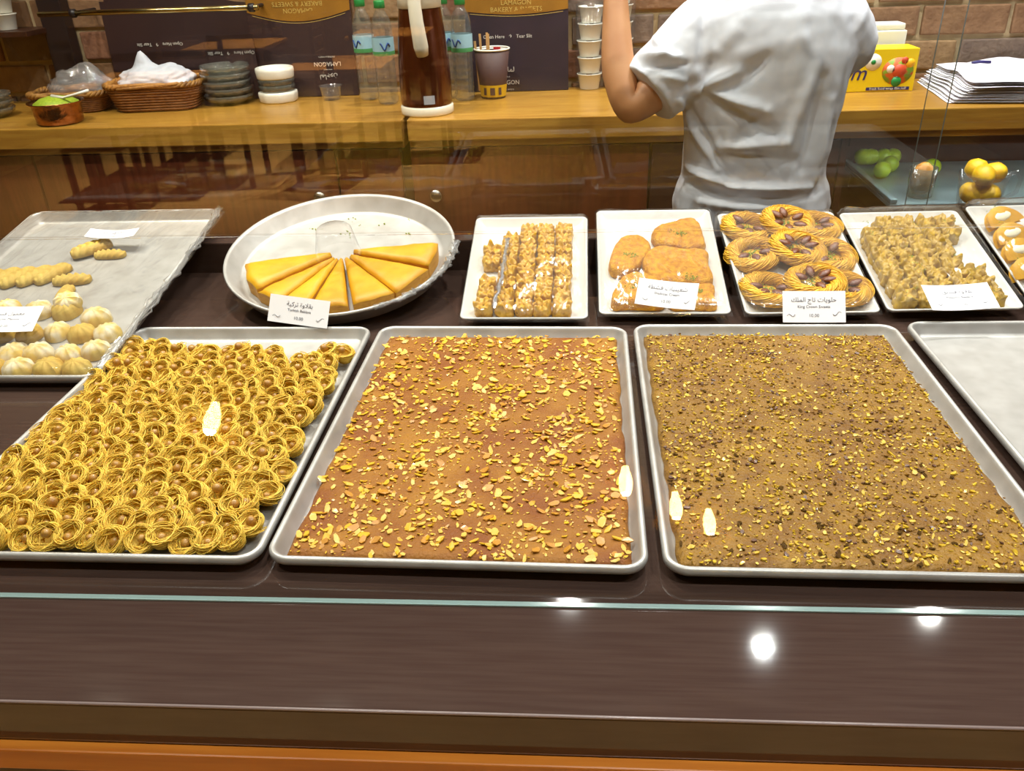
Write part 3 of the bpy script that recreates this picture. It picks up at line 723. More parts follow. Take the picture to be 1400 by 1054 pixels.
# ---- cookies in the left tray
def dome_mesh(k):
    def fn(u, v):
        a = 2*math.pi*u; t = v*math.pi/2
        r = math.cos(t)**.8*(1+.05*math.cos(9*a)*math.sin(2*t)); z = math.sin(t)**.9
        return (.028*r*math.cos(a)*(1+.06*math.sin(a+k)), .026*r*math.sin(a), .026*z+.0008*noise3((math.cos(a)*3, math.sin(a)*3, v*5+k))+(.0012*math.cos(9*a)*math.sin(2*t)))
    return MB().grid(fn, 36, 12).mesh('domed_cookie', M_SUGAR if k < 2 else M_COOKIE)
domes = [dome_mesh(k) for k in range(3)]
def finger_mesh():
    def fn(u, v):
        a = 2*math.pi*u; t = -math.pi/2+v*math.pi
        x = .034*math.sin(t); r = max(math.cos(t), 0)**.45
        y = .015*r*math.cos(a); z = .0115*r*math.sin(a)
        if z > 0: z += .0022*math.sin((x+abs(y)*.9)*520)*r
        return (x, y, max(z, -.004)+.004)
    return MB().grid(fn, 24, 40).mesh('ridged_cookie', M_COOKIE)
fing = finger_mesh()
zc = .0028
RC = random.Random(5)
def put(me, name, F, px, py, h, rz, label, cat, grp, tx=0.0, ty=0.0, dz=0.0, sc=1.0):
    q = onf(px, py, F, h)
    M = F @ Matrix.Translation((min(max(q.x, -.2), .196), max(q.y, -.287), zc+dz)) @ Euler((tx, ty, rz)).to_matrix().to_4x4() @ Matrix.Diagonal((sc, sc, sc, 1))
    return tag(ob(name, me, M=M), label, cat, grp)
G_D = 'domed sugared cookies in the left tray'; G_F = 'ridged finger cookies in the left tray'
dome_spots = [(18, 484, 0), (52, 482, 0), (93, 484, 0), (130, 478, 1), (22, 505, 1), (62, 508, 2), (103, 505, 2), (-20, 484, 1), (-18, 508, 2),
              (40, 455, 2), (78, 453, 0), (112, 455, 2), (146, 455, 1), (90, 424, 2), (130, 434, 1), (54, 424, 1), (10, 424, 1), (-25, 430, 0), (0, 455, 2)]
for nd, (px, py, k) in enumerate(sorted(dome_spots, key=lambda t: (-round((t[1]-2)/26), t[0]))):
    put(domes[k], 'domed_cookie', FT0, px, py, .012, RC.uniform(0, 6), 'round domed sugar-dusted cookie, %s counting left to right from the front of its tray' % ordinal(nd+1), 'cookie', G_D, dz=.0, sc=RC.uniform(.92, 1.06))
put(domes[0], 'domed_cookie', FT0, 92, 412, .024, .4, 'round domed cookie lying on top of the others, next to the finger cookies', 'cookie', G_D, tx=.5, dz=.014, sc=.95)
for px, py, rz, nf in ((4, 380, 1.0, 'second'), (25, 379, 1.0, 'third'), (48, 377, 1.0, 'fourth'), (72, 374, 1.05, 'fifth'), (-20, 382, 1.0, 'first')):
    put(fing, 'ridged_cookie', FT0, px, py, .010, rz, 'tan ridged finger cookie, %s from the left in the slanting cookie row' % nf, 'cookie', G_F, sc=1.22)
put(fing, 'ridged_cookie', FT0, 98, 382, .010, .12, 'tan ridged finger cookie lying crosswise at the right end of its row', 'cookie', G_F, sc=1.15)
put(fing, 'ridged_cookie', FT0, 88, 402, .010, 1.7, 'tan ridged finger cookie standing just below the slanting row', 'cookie', G_F)
put(fing, 'ridged_cookie', FT0, 126, 342, .010, .7, 'single ridged finger cookie under the upper price card', 'cookie', G_F, dz=.004, sc=1.3)
put(fing, 'ridged_cookie', FT0, 150, 347, .010, .05, 'flat ridged finger cookie lying beside the single one under the upper card', 'cookie', G_F)
film(tray0, .462, .662, H_PAN, 'clear film stretched over the left cookie tray', 1, amp=.0016, bulge=lambda x, y: .012*math.exp(-((x-.1)**2+(y+.22)**2)/.03))
crumple(tray0, [(.225, .33, .024), (.232, .2, .022), (.231, .0, .020), (.228, -.2, .020), (.222, -.32, .020)], .0045, 'shiny gathered film along the right rim of the cookie tray', 3)

# ---- baklava wedges in the round pan
def wedge(a0, a1, r0, r1, h, seed, push=0.0):
    nu, nv = 10, 14
    def top(u, v):
        a = a0+(a1-a0)*u; r = r0+(r1-r0)*v
        e = min(1, min(min(u, 1-u)*(a1-a0)*r, (1-v)*(r1-r0)*1.2, .02)/.008)
        z = h*(.82+.18*math.sin(e*math.pi/2))+.0018*noise3((r*40*math.cos(a), r*40*math.sin(a), seed))+.004*math.sin(u*math.pi)*v
        rr = r+(.006*noise3((a*6, seed, 0)) if v > .99 else 0)
        return (rr*math.cos(a), rr*math.sin(a), z)
    mb = MB().grid(top, nu, nv)
    edge = [i for i in range(nu+1)]+[j*(nu+1)+nu for j in range(1, nv+1)]+[nv*(nu+1)+i for i in range(nu-1, -1, -1)]+[j*(nu+1) for j in range(nv-1, 0, -1)]
    nt = len(mb.f); low = []
    for q in edge: low.append(len(mb.v)); p = mb.v[q]; mb.v.append((p[0]*.995, p[1]*.995, 0))
    for i in range(len(edge)):
        j = (i+1) % len(edge); mb.f.append((edge[j], edge[i], low[i], low[j]))
    mb.f.append(tuple(low))
    me = mb.mesh('baklava_wedge', M_PUFF); me.materials.append(M_PUFFS)
    for i, p in enumerate(me.polygons):
        if i >= nt: p.material_index = 1; p.use_smooth = False
    return me
bounds = [-168, -135, -116, -98, -75, -48, -18, 9]
wlab = ['golden puffed baklava wedge at the far left end of the fan', 'golden baklava wedge second from the left end of the fan', 'golden baklava wedge directly behind the price card',
        'narrow golden baklava wedge in the middle of the fan, right of the price card', 'golden baklava wedge with a wide open cut on its left side', 'large golden baklava wedge third from the right end of the fan', 'rearmost golden baklava wedge at the right end of the fan']
for k in range(7):
    a0, a1 = math.radians(bounds[k]+(.5 if k != 4 else 1.8)), math.radians(bounds[k+1]-.5)
    am = (a0+a1)/2
    M = F_R @ Matrix.Translation((.004*math.cos(am)+.004, .004*math.sin(am)-.002, .0035)) @ Euler((0, 0, (rnd.uniform(-.008, .008)))).to_matrix().to_4x4()
    tag(ob('baklava_wedge', wedge(a0, a1, .022, .200, .036 if k in (0, 6) else .031, k*1.7), M=M), wlab[k], 'pastry', 'baklava wedges in the round pan')
# upturned clear cup in the middle
q = onf(458, 358, F_R, .03)
tag(MB().lathe([(.047, 0), (.049, .001), (.0475, .003), (.037, .058), (.0345, .061), (0, .061)], 36).obj('plastic_cup', M_CLEAR, M=F_R @ Matrix.Translation((0.0, -.020, .0372))),
    'clear plastic cup turned upside down in the middle of the round pan', 'cup')
# pistachio crumbs lying in the pan
RCR = random.Random(9); mb = MB()
for px, py, n, sp in ((477, 320, 9, 5), (484, 299, 4, 3), (520, 308, 3, 3), (430, 313, 5, 7), (560, 320, 3, 3), (495, 305, 3, 9), (562, 302, 3, 3), (352, 305, 4, 4)):
    for _ in range(n):
        q = onf(px+RCR.gauss(0, sp), py+RCR.gauss(0, sp*.4), F_R, .004); s = RCR.uniform(.0012, .003)
        v, f = flake_mb(RCR, .6, .4, 6); Mx = Matrix.Translation((q.x, q.y, .0035+s*.5)) @ Euler((RCR.uniform(0, 3), RCR.uniform(0, 3), 0)).to_matrix().to_4x4() @ Matrix.Scale(s, 4)
        if math.hypot(q.x, q.y) < .222: mb.add([tuple(Mx @ Vector(p)) for p in v], f)
stuff(tag(mb.obj('pistachio_crumbs', M_GREEN, None, False, M=F_R), 'green pistachio crumbs scattered on the bare half of the round pan', 'crumbs'))
crumple(rpan, [(RR*math.cos(math.radians(a))*1.006, RR*math.sin(math.radians(a))*1.006, HR-.004) for a in (-62, -48, -34, -18, -4, 8)], .0045, 'loose crumpled film hanging on the right rim of the round pan', 12)

# ---- plate 1: ruffled baklava
def ruffle_mesh(k, w, d, h, m, spikes, amp, name):
    def fn(u, v):
        a = 2*math.pi*u
        ca, sa = math.cos(a), math.sin(a); sq = 1/max(abs(ca)**4+abs(sa)**4, 1e-6)**.25
        if v < .55: r = 1.0+.04*math.sin(v*9); z = h*(v/.55)*.86
        else: t = (v-.55)/.45; r = 1.0-.92*t; z = h*(.86+.14*math.sin(t*2.2)-.28*t*t)
        wr = amp*math.sin(spikes*a+k*1.3+2.5*noise3((ca, sa, v*2+k*7)))+.16*noise3((ca*2.2, sa*2.2, v*5+k*3))
        r *= 1+wr*(1 if v < .8 else .4)
        if .35 < v < .8: z += h*amp*1.4*math.sin(spikes*a+k*1.3)+h*.34*noise3((ca*2.6, sa*2.6, k*5+v*4))
        return (w/2*sq*.93*r*ca, d/2*sq*.93*r*sa, z)
    return MB().grid(fn, 44, 14).mesh(name, m)
ruf = [ruffle_mesh(k, .037, .037, .026, M_BAKA, (5, 7, 6, 9, 8, 6)[k], (.07, .06, .08, .05, .06, .09)[k], 'ruffled_baklava') for k in range(6)]
def rows(F, cols, nrow, x0, dx, y0, dy, mesh_list, name, label, cat, grp, zb, skip=(), jit=.0015, sc=(.97, 1.05), rz=None):
    R = random.Random(hash(name) % 100 if False else len(name))
    for r in range(nrow):
        nth = 0
        for c in range(cols):
            if (c, r) in skip: continue
            nth += 1
            s = R.uniform(*sc)
            M = F @ Matrix.Translation((x0+c*dx+R.uniform(-jit, jit), y0+r*dy+R.uniform(-jit, jit), zb)) @ Euler((R.uniform(-.07, .07), R.uniform(-.07, .07), R.uniform(-.12, .12)+(rz if rz is not None else R.choice((0, 1.57, 3.14))))).to_matrix().to_4x4() @ Matrix.Diagonal((s, s, s, 1))
            tag(ob(name, mesh_list[R.randrange(len(mesh_list))], M=M), label % (ordinal(nth), 'the front' if r == 0 else ordinal(r+1)), cat, grp)
rows(FP1, 5, 8, -.077, .0372, -.137, .0372, ruf, 'ruffled_baklava', 'ruffled golden baklava piece, %s from the left in %s row of the first plate', 'pastry', 'ruffled baklava pieces on the first plate',
     .0045, skip={(0, 6), (0, 7), (0, 3), (1, 7)})
film(plates[0], .246, .352, H_PLT+.004, 'clear film over the plate of ruffled baklava beside the round pan', 2, amp=.0022, bulge=lambda x, y: .007)
crumple(plates[0], [(-.045, .07, .036), (-.047, .0, .037), (-.05, -.09, .036), (-.06, -.165, .030)], .0028, 'shiny lengthwise fold of film over the ruffled baklava plate', 21)

# ---- plate 2: kunafa triangles
def tri_mesh(seed, pts, h):
    """rounded crumbly piece over a closed outline (local x,y), domed top"""
    n0 = len(pts); out = []
    for i in range(n0):             # Catmull-Rom smoothing
        a, b, c, d = (Vector(pts[(i+k-1) % n0]) for k in range(4))
        for t in (0, .2, .4, .6, .8):
            out.append(.5*((2*b)+(c-a)*t+(2*a-5*b+4*c-d)*t*t+(3*b-a-3*c+d)*t*t*t))
    cx = sum((p for p in out), Vector((0, 0)))/len(out)
    loops = []
    for s, z in ((.97, 0), (1.0, .15), (1.0, .45), (.985, .68), (.95, .86), (.89, .97), (.80, 1.0), (.68, 1.03), (.55, 1.05), (.42, 1.06), (.28, 1.07), (.14, 1.07), (.02, 1.07)):
        lp = []
        for p in out:
            q = cx+(p-cx)*s; v = Vector((q.x, q.y, z*h))
            v += Vector((noise3(v*90, seed), noise3(v*90, seed+1), 1.2*noise3(v*80, seed+2) if z > .1 else 0))*.0016
            v.z += .003*noise3(v*25, seed+5) if z > .6 else 0
            lp.append(tuple(v))
        loops.append(lp)
    return ring_mesh('kunafa_triangle', loops, M_KTRI)
def sprinkle(name, parent, m, spots, n, seed, smin=.0008, smax=.0022, zs=.6):
    R = random.Random(seed); mb = MB()
    for (x, y, z, sp) in spots:
        for _ in range(n):
            s = R.uniform(smin, smax); v, f = flake_mb(R, zs, .4, 5)
            Mx = Matrix.Translation((x+R.gauss(0, sp), y+R.gauss(0, sp), z+R.uniform(0, .0015))) @ Euler((R.uniform(0, 3), R.uniform(0, 3), R.uniform(0, 3))).to_matrix().to_4x4() @ Matrix.Scale(s, 4)
            mb.add([tuple(Mx @ Vector(p)) for p in v], f)
    return stuff(mb.obj(name, m, parent, False))
for k, (poly, dz, h, sprk, lab) in enumerate((
        ([(824, 356), (848, 328), (872, 323), (889, 334), (884, 352), (862, 374), (836, 372)], 0, .022, (858, 348), 'dark golden kunafa triangle at the left side of its plate'),
        ([(891, 326), (897, 313), (930, 301), (952, 302), (966, 318), (971, 338), (940, 341), (905, 336)], 0, .022, (924, 317), 'kunafa triangle lying at the back right of its plate'),
        ([(878, 360), (893, 341), (930, 343), (972, 346), (978, 362), (974, 388), (930, 392), (890, 385)], .002, .024, (940, 380), 'kunafa triangle in the middle right of its plate'),
        ([(829, 417), (842, 393), (858, 377), (880, 376), (908, 392), (914, 405), (904, 421), (860, 423)], .001, .024, (864, 392), 'large front kunafa triangle at the left of the price card'),
        ([(918, 404), (940, 394), (976, 391), (984, 408), (984, 423), (950, 425), (920, 424)], .0, .022, (948, 396), 'front right kunafa triangle beside the price card'))):
    loc = [onf(x, y, FP2, .018) for x, y in poly]; loc = [(min(max(q.x, -.100), .100), min(max(q.y, -.158), .158)) for q in loc]
    e = tag(ob('kunafa_triangle', tri_mesh(k+1, loc, h), M=FP2 @ Matrix.Translation((0, 0, .0045+dz))), lab, 'pastry', 'kunafa triangles on the second plate')
    q = onf(*sprk, FP2, h+.006)
    sprinkle('pistachio_dust', e, M_GREEN, [(q.x, q.y, h*1.06, .006), (q.x+.012, q.y-.004, h*1.06, .004)], 26, 40+k)
film(plates[1], .250, .375, H_PLT+.006, 'clear film over the plate of kunafa triangles', 4, amp=.003, bulge=lambda x, y: .012*math.exp(-(x*x+(y+.04)**2)/.02))

# ---- plate 3: shredded rings with almonds
ring_me = []
for k in range(3):
    loops = []; T = np.linspace(0, 2*math.pi, 44, endpoint=False)
    for i in range(150):
        a = .0135*math.sqrt(nr.uniform(.25, 1)); ph = nr.uniform(0, 6.28); kk = nr.choice([1, 2, 2, 3]); R0 = .0365+nr.normal(0, .0012)
        rr = R0+a*np.cos(kk*T*.5*2+ph)*(1+.1*np.sin(3*T+ph)); z = .013+a*.85*np.sin(kk*T+ph)
        loops.append(np.stack([rr*np.cos(T), rr*np.sin(T), z], 1))
    core = MB()
    core.tube([(.0365*math.cos(t), .0365*math.sin(t), .012) for t in np.linspace(0, 2*math.pi, 32, endpoint=False)], .0115, 10, closed=True)
    core.lathe([(0, .0015), (.034, .0015), (.034, .008), (0, .007)], 24)
    ring_me.append(strands('shredded_ring', loops, .00075, M_KNB, core))
alm_me = MB().lathe([(0, -.0125), (.0038, -.0108), (.0068, -.005), (.0072, .001), (.0052, .0075), (.0022, .0118), (0, .0132)], 16, Matrix.Diagonal((1, .62, 1, 1)) ).mesh('almond', M_ALM)
for k, (px, py, lab, na) in enumerate(((1018, 303, 'shredded ring with almonds at the back left of its plate', 4), (1072, 306, 'shredded ring with a full crown of almonds, back middle of its plate', 6), (1118, 310, 'shredded ring with almonds at the back right of its plate', 5),
                                   (1030, 348, 'shredded ring with green pistachio, left middle of its plate', 3), (1088, 346, 'shredded ring with green centre and almonds, middle of its plate', 6), (1136, 350, 'shredded ring with three almonds at the right rim of its plate', 4),
                                   (1050, 397, 'front left shredded ring left of the price card', 4), (1112, 392, 'front shredded ring partly under the price card', 5), (1172, 395, 'front right shredded ring with almonds beside the price card', 5))):
    q = onf(px, py, FP3, .018)
    e = emp('almond_ring', lab, 'pastry', M=FP3 @ Matrix.Translation((min(max(q.x, -.074), .074), min(max(q.y, -.115), .125), .0055+(.010 if k % 3 == 1 else 0))) @ Euler((rnd.uniform(-.05, .12), rnd.uniform(-.1, .1), rnd.uniform(0, 6))).to_matrix().to_4x4() @ Matrix.Diagonal((1.18, 1.18, 1.12, 1)), group='shredded almond rings on the third plate')
    ob('shredded_ring', ring_me[k % 3], e)
    sprinkle('pistachio_dust', e, M_GREEN, [(0, 0, .010, .009)], 70, 60+k, .001, .0026)
    for j in range(na):
        a = j*2*math.pi/6+rnd.uniform(-.2, .2)
        o = ob('almond', alm_me, e, M=Matrix.Translation((.0225*math.cos(a), .0225*math.sin(a), .0185+rnd.uniform(0, .003))) @ Matrix.Rotation(a, 4, 'Z') @ Matrix.Rotation(1.35, 4, 'Y') @ Matrix.Rotation(1.57, 4, 'Z'))
film(plates[2], .251, .362, H_PLT+.006, 'clear film over the plate of shredded almond rings', 5, amp=.003, bulge=lambda x, y: .012*math.exp(-(x*x+(y)**2)/.03))

# ---- plate 4: nutty rolls
roll = [ruffle_mesh(k+9, .041, .040, .031, M_BAKB, (5, 4, 6, 5, 3)[k], .09, 'nutty_roll') for k in range(5)]
rows(FP4, 5, 8, -.082, .0400, -.137, .0365, roll, 'nutty_roll', 'rough nut-dusted roll, %s from the left in %s row of the fourth plate', 'pastry', 'nutty rolls on the fourth plate', .0045,
     skip={(0, 7), (4, 4), (4, 3), (4, 5)}, jit=.003, sc=(.95, 1.10))
sp4 = sprinkle('pistachio_dust', None, M_GREEN, [(RC.uniform(-.09, .09), RC.uniform(-.14, .13), .031, .006) for _ in range(26)], 10, 77, .0008, .002)
sp4.matrix_basis = FP4; tag(sp4, 'fine green pistachio dust over the nutty rolls', 'crumbs')
film(plates[3], .252, .350, H_PLT+.010, 'clear film over the plate of nutty rolls', 6, amp=.003, bulge=lambda x, y: .008)

# ---- plate 5: folded pancakes with cream
def pancake_mesh(m):
    def fn(u, v):
        a = -math.pi/2+math.pi*u; r = .045*v
        fold = .011*(1-(v)**2)*math.cos(a)+.007
        return (r*math.cos(a), r*math.sin(a), .012+fold*v+.001*noise3((u*6, v*6, 2)))
    mb = MB().grid(fn, 24, 10)
    def fn2(u, v):
        a = -math.pi/2+math.pi*u; r = .045*v
        return (r*math.cos(a), r*math.sin(a), .012-.006*v-.004*(1-v*v)*math.cos(a))
    mb.grid(fn2, 24, 10); return mb.mesh('pancake', m)
pan_c = pancake_mesh(M_PUFF)
for k, (px, py, rz, lab) in enumerate(((1375, 305, .5, 'folded golden pancake with cream at the top of the right-hand plate'), (1388, 328, .45, 'folded golden pancake second from the top of the right-hand plate'),
                                     (1400, 350, .4, 'folded golden pancake third from the top of the right-hand plate'), (1412, 376, .35, 'folded golden pancake lowest in view on the right-hand plate'))):
    q = onf(px, py, FP5, .02)
    e = emp('folded_pancake', lab, 'pastry', M=FP5 @ Matrix.Translation((q.x, q.y, .006)) @ Euler((0, 0, rz-1.6+3.1)).to_matrix().to_4x4() @ Euler((0, -.35, 0)).to_matrix().to_4x4(), group='cream-filled pancakes on the right plate')
    ob('pancake', pan_c, e)
    mb = MB().lathe([(0, -.007), (.006, -.006), (.009, 0), (.006, .006), (0, .007)], 12, Matrix.Translation((.022, 0, .0155)) @ Matrix.Diagonal((1.4, 3.4, .8, 1)))
    mb.obj('cream', M_CREAM, e)
    sprinkle('pistachio_dust', e, M_GREEN, [(.036, 0, .017, .007), (.034, .015, .017, .006)], 26, 90+k)
film(plates[4], .252, .350, H_PLT+.010, 'clear film over the plate of cream-filled pancakes at the right edge', 9, amp=.003, bulge=lambda x, y: .012)

# ---- price cards
def card(key, label, p, w, h, M3, bend):
    e = emp('price_card', label, 'price card', M=Matrix.Translation(p) @ M3, group='white price cards')
    zf = lambda x: bend*(x/(w/2))**2
    mb = MB(); n = 14
    for s, dz in ((1, .0003), (-1, -.0003)):
        mb.grid(lambda u, v: ((u-.5)*w, (v if s > 0 else 1-v)*h, zf((u-.5)*w)+dz), n, 2)
    mb.obj('card', M_PAPER, e)
    for me, y, nm in zip(CARD_TXT[key], (.72, .50, .22), ('arabic_line', 'english_line', 'price_line')):
        m2 = me.copy()
        for v in m2.vertices: v.co.z += zf(v.co.x)+.0006
        ob(nm, m2, e, loc=(0, h*y, 0))
    sw = MB()
    for s in (-1, 1):
        P = [(s*w*(.30+.13*t), h*(.26-.05*math.sin(t*6)-.06*t*(1 if s < 0 else -.6)), zf(w*.36)+.0007) for t in np.linspace(0, 1, 8)]
        sw.tube(P, .00045, 4)
    sw.obj('flourish', M_INK, e)
    return e
def face(px0, py0, px1, py1, zb, tilt):
    """bottom edge points on a level line at height zb -> origin, yaw matrix"""
    a, b = onz(px0, py0, zb), onz(px1, py1, zb); d = b-a
    return (a+b)/2, d.length, Matrix.Rotation(math.atan2(d.y, d.x), 4, 'Z') @ Matrix.Rotation(tilt, 4, 'X')
p, w, M3 = face(366, 444, 448, 444, ZD+.030, math.radians(62))
card('turkish', 'white price card leaning against the round pan of baklava', p, w, .052, M3 @ Matrix.Rotation(-.13, 4, 'Z') , .003)
p, w, M3 = face(868, 416, 950, 425, ZD+.046, math.radians(48))
card('shaabiyat', 'curved white price card on the film of the kunafa triangles', p, w, .052, M3, .005)
p, w, M3 = face(1070, 441, 1156, 441, ZD+.028, math.radians(56))
card('crown', 'white price card leaning on the front of the almond ring plate', p, w, .058, M3, .002)
p, w, M3 = face(1274, 426, 1366, 422, ZD+.046, math.radians(24))
card('baklawa', 'white price card lying on the nutty rolls', p, w, .062, M3 @ Matrix.Rotation(0.0, 4, 'Z'), .004)
q = FT0 @ Vector((onf(0, 454, FT0, .045).x, onf(0, 454, FT0, .045).y, .045)); card('mamoul', 'white price card lying on the domed cookies at the left edge', q, .125, .060, Matrix.Rotation(math.radians(26), 4, 'X'), .002)
q = FT0 @ Vector((onf(150, 326, FT0, .034).x, onf(150, 326, FT0, .034).y, .034)); card('dates', 'white price card above the single finger cookie at the back of the cookie tray', q, .112, .034, Matrix.Rotation(math.radians(12), 4, 'X'), .006)

# ---------------------------------------------------------------- back counter
ZT = 1.145; YF = 2.45
for x0, x1, lab in ((-2.6, -.486, 'glossy golden oak counter top along the left of the brick wall'), (-.470, 2.4, 'glossy golden oak counter top behind the person, right of the dark joint')):
    e = emp('counter_top', lab, 'counter', loc=(0, 0, 0), group='oak counter tops')
    MB().box(x0, x1, YF, 2.937, ZT-.060, ZT, .003).obj('oak_slab', M_OAK, e, False)
    MB().box(x0, x1, YF+.018, 2.937, ZT-.081, ZT-.0602, .002).obj('under_moulding', M_OAK, e, False)
def cab(x0, x1, lab, doors, m=M_CAB, knobs=()):
    e = emp('base_cabinet', lab, 'cabinet', loc=(0, 0, 0))
    MB().box(x0+.001, x1-.001, YF+.045, 2.936, .08, ZT-.0815).obj('carcass', M_CABD, e, False)
    for a, b in doors:
        d = MB().box(a+.003, b-.003, YF+.026, YF+.0445, .10, ZT-.086, .002).obj('door', m, e, False)
        for kx in knobs:
            if a < kx < b:
                MB().lathe([(0, 0), (.008, 0), (.008, .012), (.016, .017), (.020, .023), (.017, .029), (0, .032)], 24, Matrix.Translation((kx, YF+.026, .922)) @ Matrix.Rotation(math.radians(90), 4, 'X')).obj('knob', M_STEEL, d)
    return e
cab(-2.6, -1.645, 'reddish brown cabinet at the far left under the counter', [(-2.6, -1.645)])
cab(-1.643, -.50, 'dark red-brown cabinet with a round knob, left of the counter joint', [(-1.643, -.70), (-.70, -.50)], knobs=(-.759,))
cab(-.475, .235, 'dark red-brown cabinet with a round knob, right of the counter joint', [(-.475, .235)], knobs=(-.402,))
cab(.237, .78, 'very dark cabinet directly behind the person', [(.237, .78)], M_CABD)
# open chilled cabinet with fruit
ZSH = .885
e = emp('chilled_cabinet', 'open dark chilled cabinet under the counter, showing limes and a jug', 'cabinet', loc=(0, 0, 0))
MB().box(.782, .80, YF+.03, 2.936, .08, ZT-.082).obj('side_panel', M_CABD, e, False)
MB().box(2.38, 2.40, YF+.03, 2.936, .08, ZT-.082).obj('side_panel', M_CABD, e, False)
MB().box(.80, 2.38, 2.90, 2.936, .08, ZT-.082).obj('back_panel', M_CABD, e, False)
MB().box(.80, 2.38, YF+.03, 2.90, .08, .80).obj('lower_box', M_CABD, e, False)
tr = MB().box(.925, 2.37, YF-.03, 2.89, ZSH-.012, ZSH, .002).obj('shelf', M_TRAYB, e, False)
MB().box(.925, .945, YF-.03, 2.89, ZSH+.0003, ZSH+.014, .003).obj('shelf_rim', M_TRAYB, tr, False)
MB().box(.95, 2.36, 2.50, 2.88, .801, ZSH-.0123).obj('shelf_support', M_CABD, e, False)
M_TUBE = emit_mat('added_lamp_glow', (.9, .97, 1.0), 30)  # glow of an added tube that brightens the limes
MB().box(.80, 2.38, 2.470, 2.482, ZT-.104, ZT-.0815).obj('added_lamp_valance', M_CABD, e, False)  # added strip that hides the fill tube from view
MB().tube([(.86, 2.505, ZT-.0905), (2.30, 2.505, ZT-.0905)], .006, 10).obj('added_lamp_tube', M_TUBE, e)  # added fill tube, no lamp known here
lime_me = MB().lathe([(0, -.027), (.012, -.0255), (.022, -.016), (.0265, 0), (.022, .016), (.012, .025), (.004, .0285), (0, .030)], 22).mesh('lime', M_LIME)
for px, py, llab in ((1152, 203, 'leftmost of the pile'), (1162, 209, 'second from the left in the pile'), (1170, 195, 'at the back of the pile'), (1180, 208, 'at the front of the pile'), (1189, 197, 'at the right end of the pile'),
                     (1210, 203, 'lying alone right of the pile'), (1206, 229, 'foremost, below the lone one'), (1217, 221, 'just behind the foremost one'), (1274, 225, 'behind the glass jar')):
    q = onz(px, py+4, ZSH+.026)
    o = tag(ob('lime', lime_me, loc=(max(q.x, .975), min(q.y, 2.860), ZSH+.0275)), 'small green lime in the chilled cabinet, '+llab, 'lime', 'limes in the chilled cabinet'); o.rotation_euler = (rnd.uniform(1, 2), rnd.uniform(0, 1), rnd.uniform(0, 3))
# glass tumbler of orange fruit and jug of yellow slices
q = onz(1256, 268, ZSH); e = emp('fruit_jar', 'glass jar with an orange-brown fruit in the chilled cabinet', 'jar', loc=(q.x, q.y, ZSH+.0005))
MB().lathe([(0, 0), (.034, 0), (.036, .004), (.038, .085), (.036, .085), (.034, .006), (0, .005)], 28).obj('glass', M_DISH, e)
MB().lathe([(0, .008), (.02, .010), (.031, .03), (.031, .06), (.022, .088), (.010, .098), (0, .10)], 22).obj('fruit', M_ORANGE, e)
q = onz(1335, 285, ZSH); e = emp('glass_jug', 'clear glass jug heaped with yellow fruit in the chilled cabinet', 'jug', loc=(q.x, q.y, ZSH+.0005))
MB().lathe([(0, 0), (.050, 0), (.054, .004), (.060, .06), (.064, .10), (.062, .10), (.057, .06), (.050, .008), (0, .006)], 32).obj('glass', M_CLEAR, e)
MB().tube([(.060, 0, .095), (.085, 0, .10), (.100, 0, .08), (.096, 0, .045), (.060, 0, .022)], .006, 8).obj('handle', M_CLEAR, e)
lem = MB().lathe([(0, -.030), (.018, -.026), (.028, -.010), (.028, .010), (.018, .026), (.006, .034), (0, .036)], 18).mesh('yellow_fruit', M_LEMON)
for a, z in ((0, .10), (2.1, .105), (4.2, .10), (1.0, .045), (3.2, .045), (5.3, .045)):
    o = ob('yellow_fruit', lem, e, loc=(.026*math.cos(a), .026*math.sin(a), z)); o.rotation_euler = (1.2, a, .4)

# ---------------------------------------------------------------- things on the back counter
def at(px, py, z=ZT): return onz(px, py, z)
# copper bowl with green dip and spoon
q = at(84, 168); e = emp('copper_bowl', 'small hammered copper bowl of green pistachio powder with a spoon, on the left counter', 'bowl', loc=(q.x, q.y, ZT+.0005))
MB().lathe([(0, 0), (.060, 0), (.066, .006), (.069, .03), (.070, .055), (.080, .062), (.0805, .0645), (.070, .061), (.066, .03), (.060, .008), (0, .006)], 40).obj('bowl', M_COPPER, e)
MB().lathe([(.067, .045), (.064, .060), (.045, .072), (.02, .078), (0, .079)], 30, wob=lambda a, z: 1+.03*math.sin(3*a+z*90)).obj('green_powder', M_GREEN, e)
MB().tube([(.0, -.01, .079), (.04, -.02, .076), (.085, -.032, .086), (.135, -.040, .098)], [.0065, .004, .004, .0045], 8).obj('spoon', M_CERAM, e)
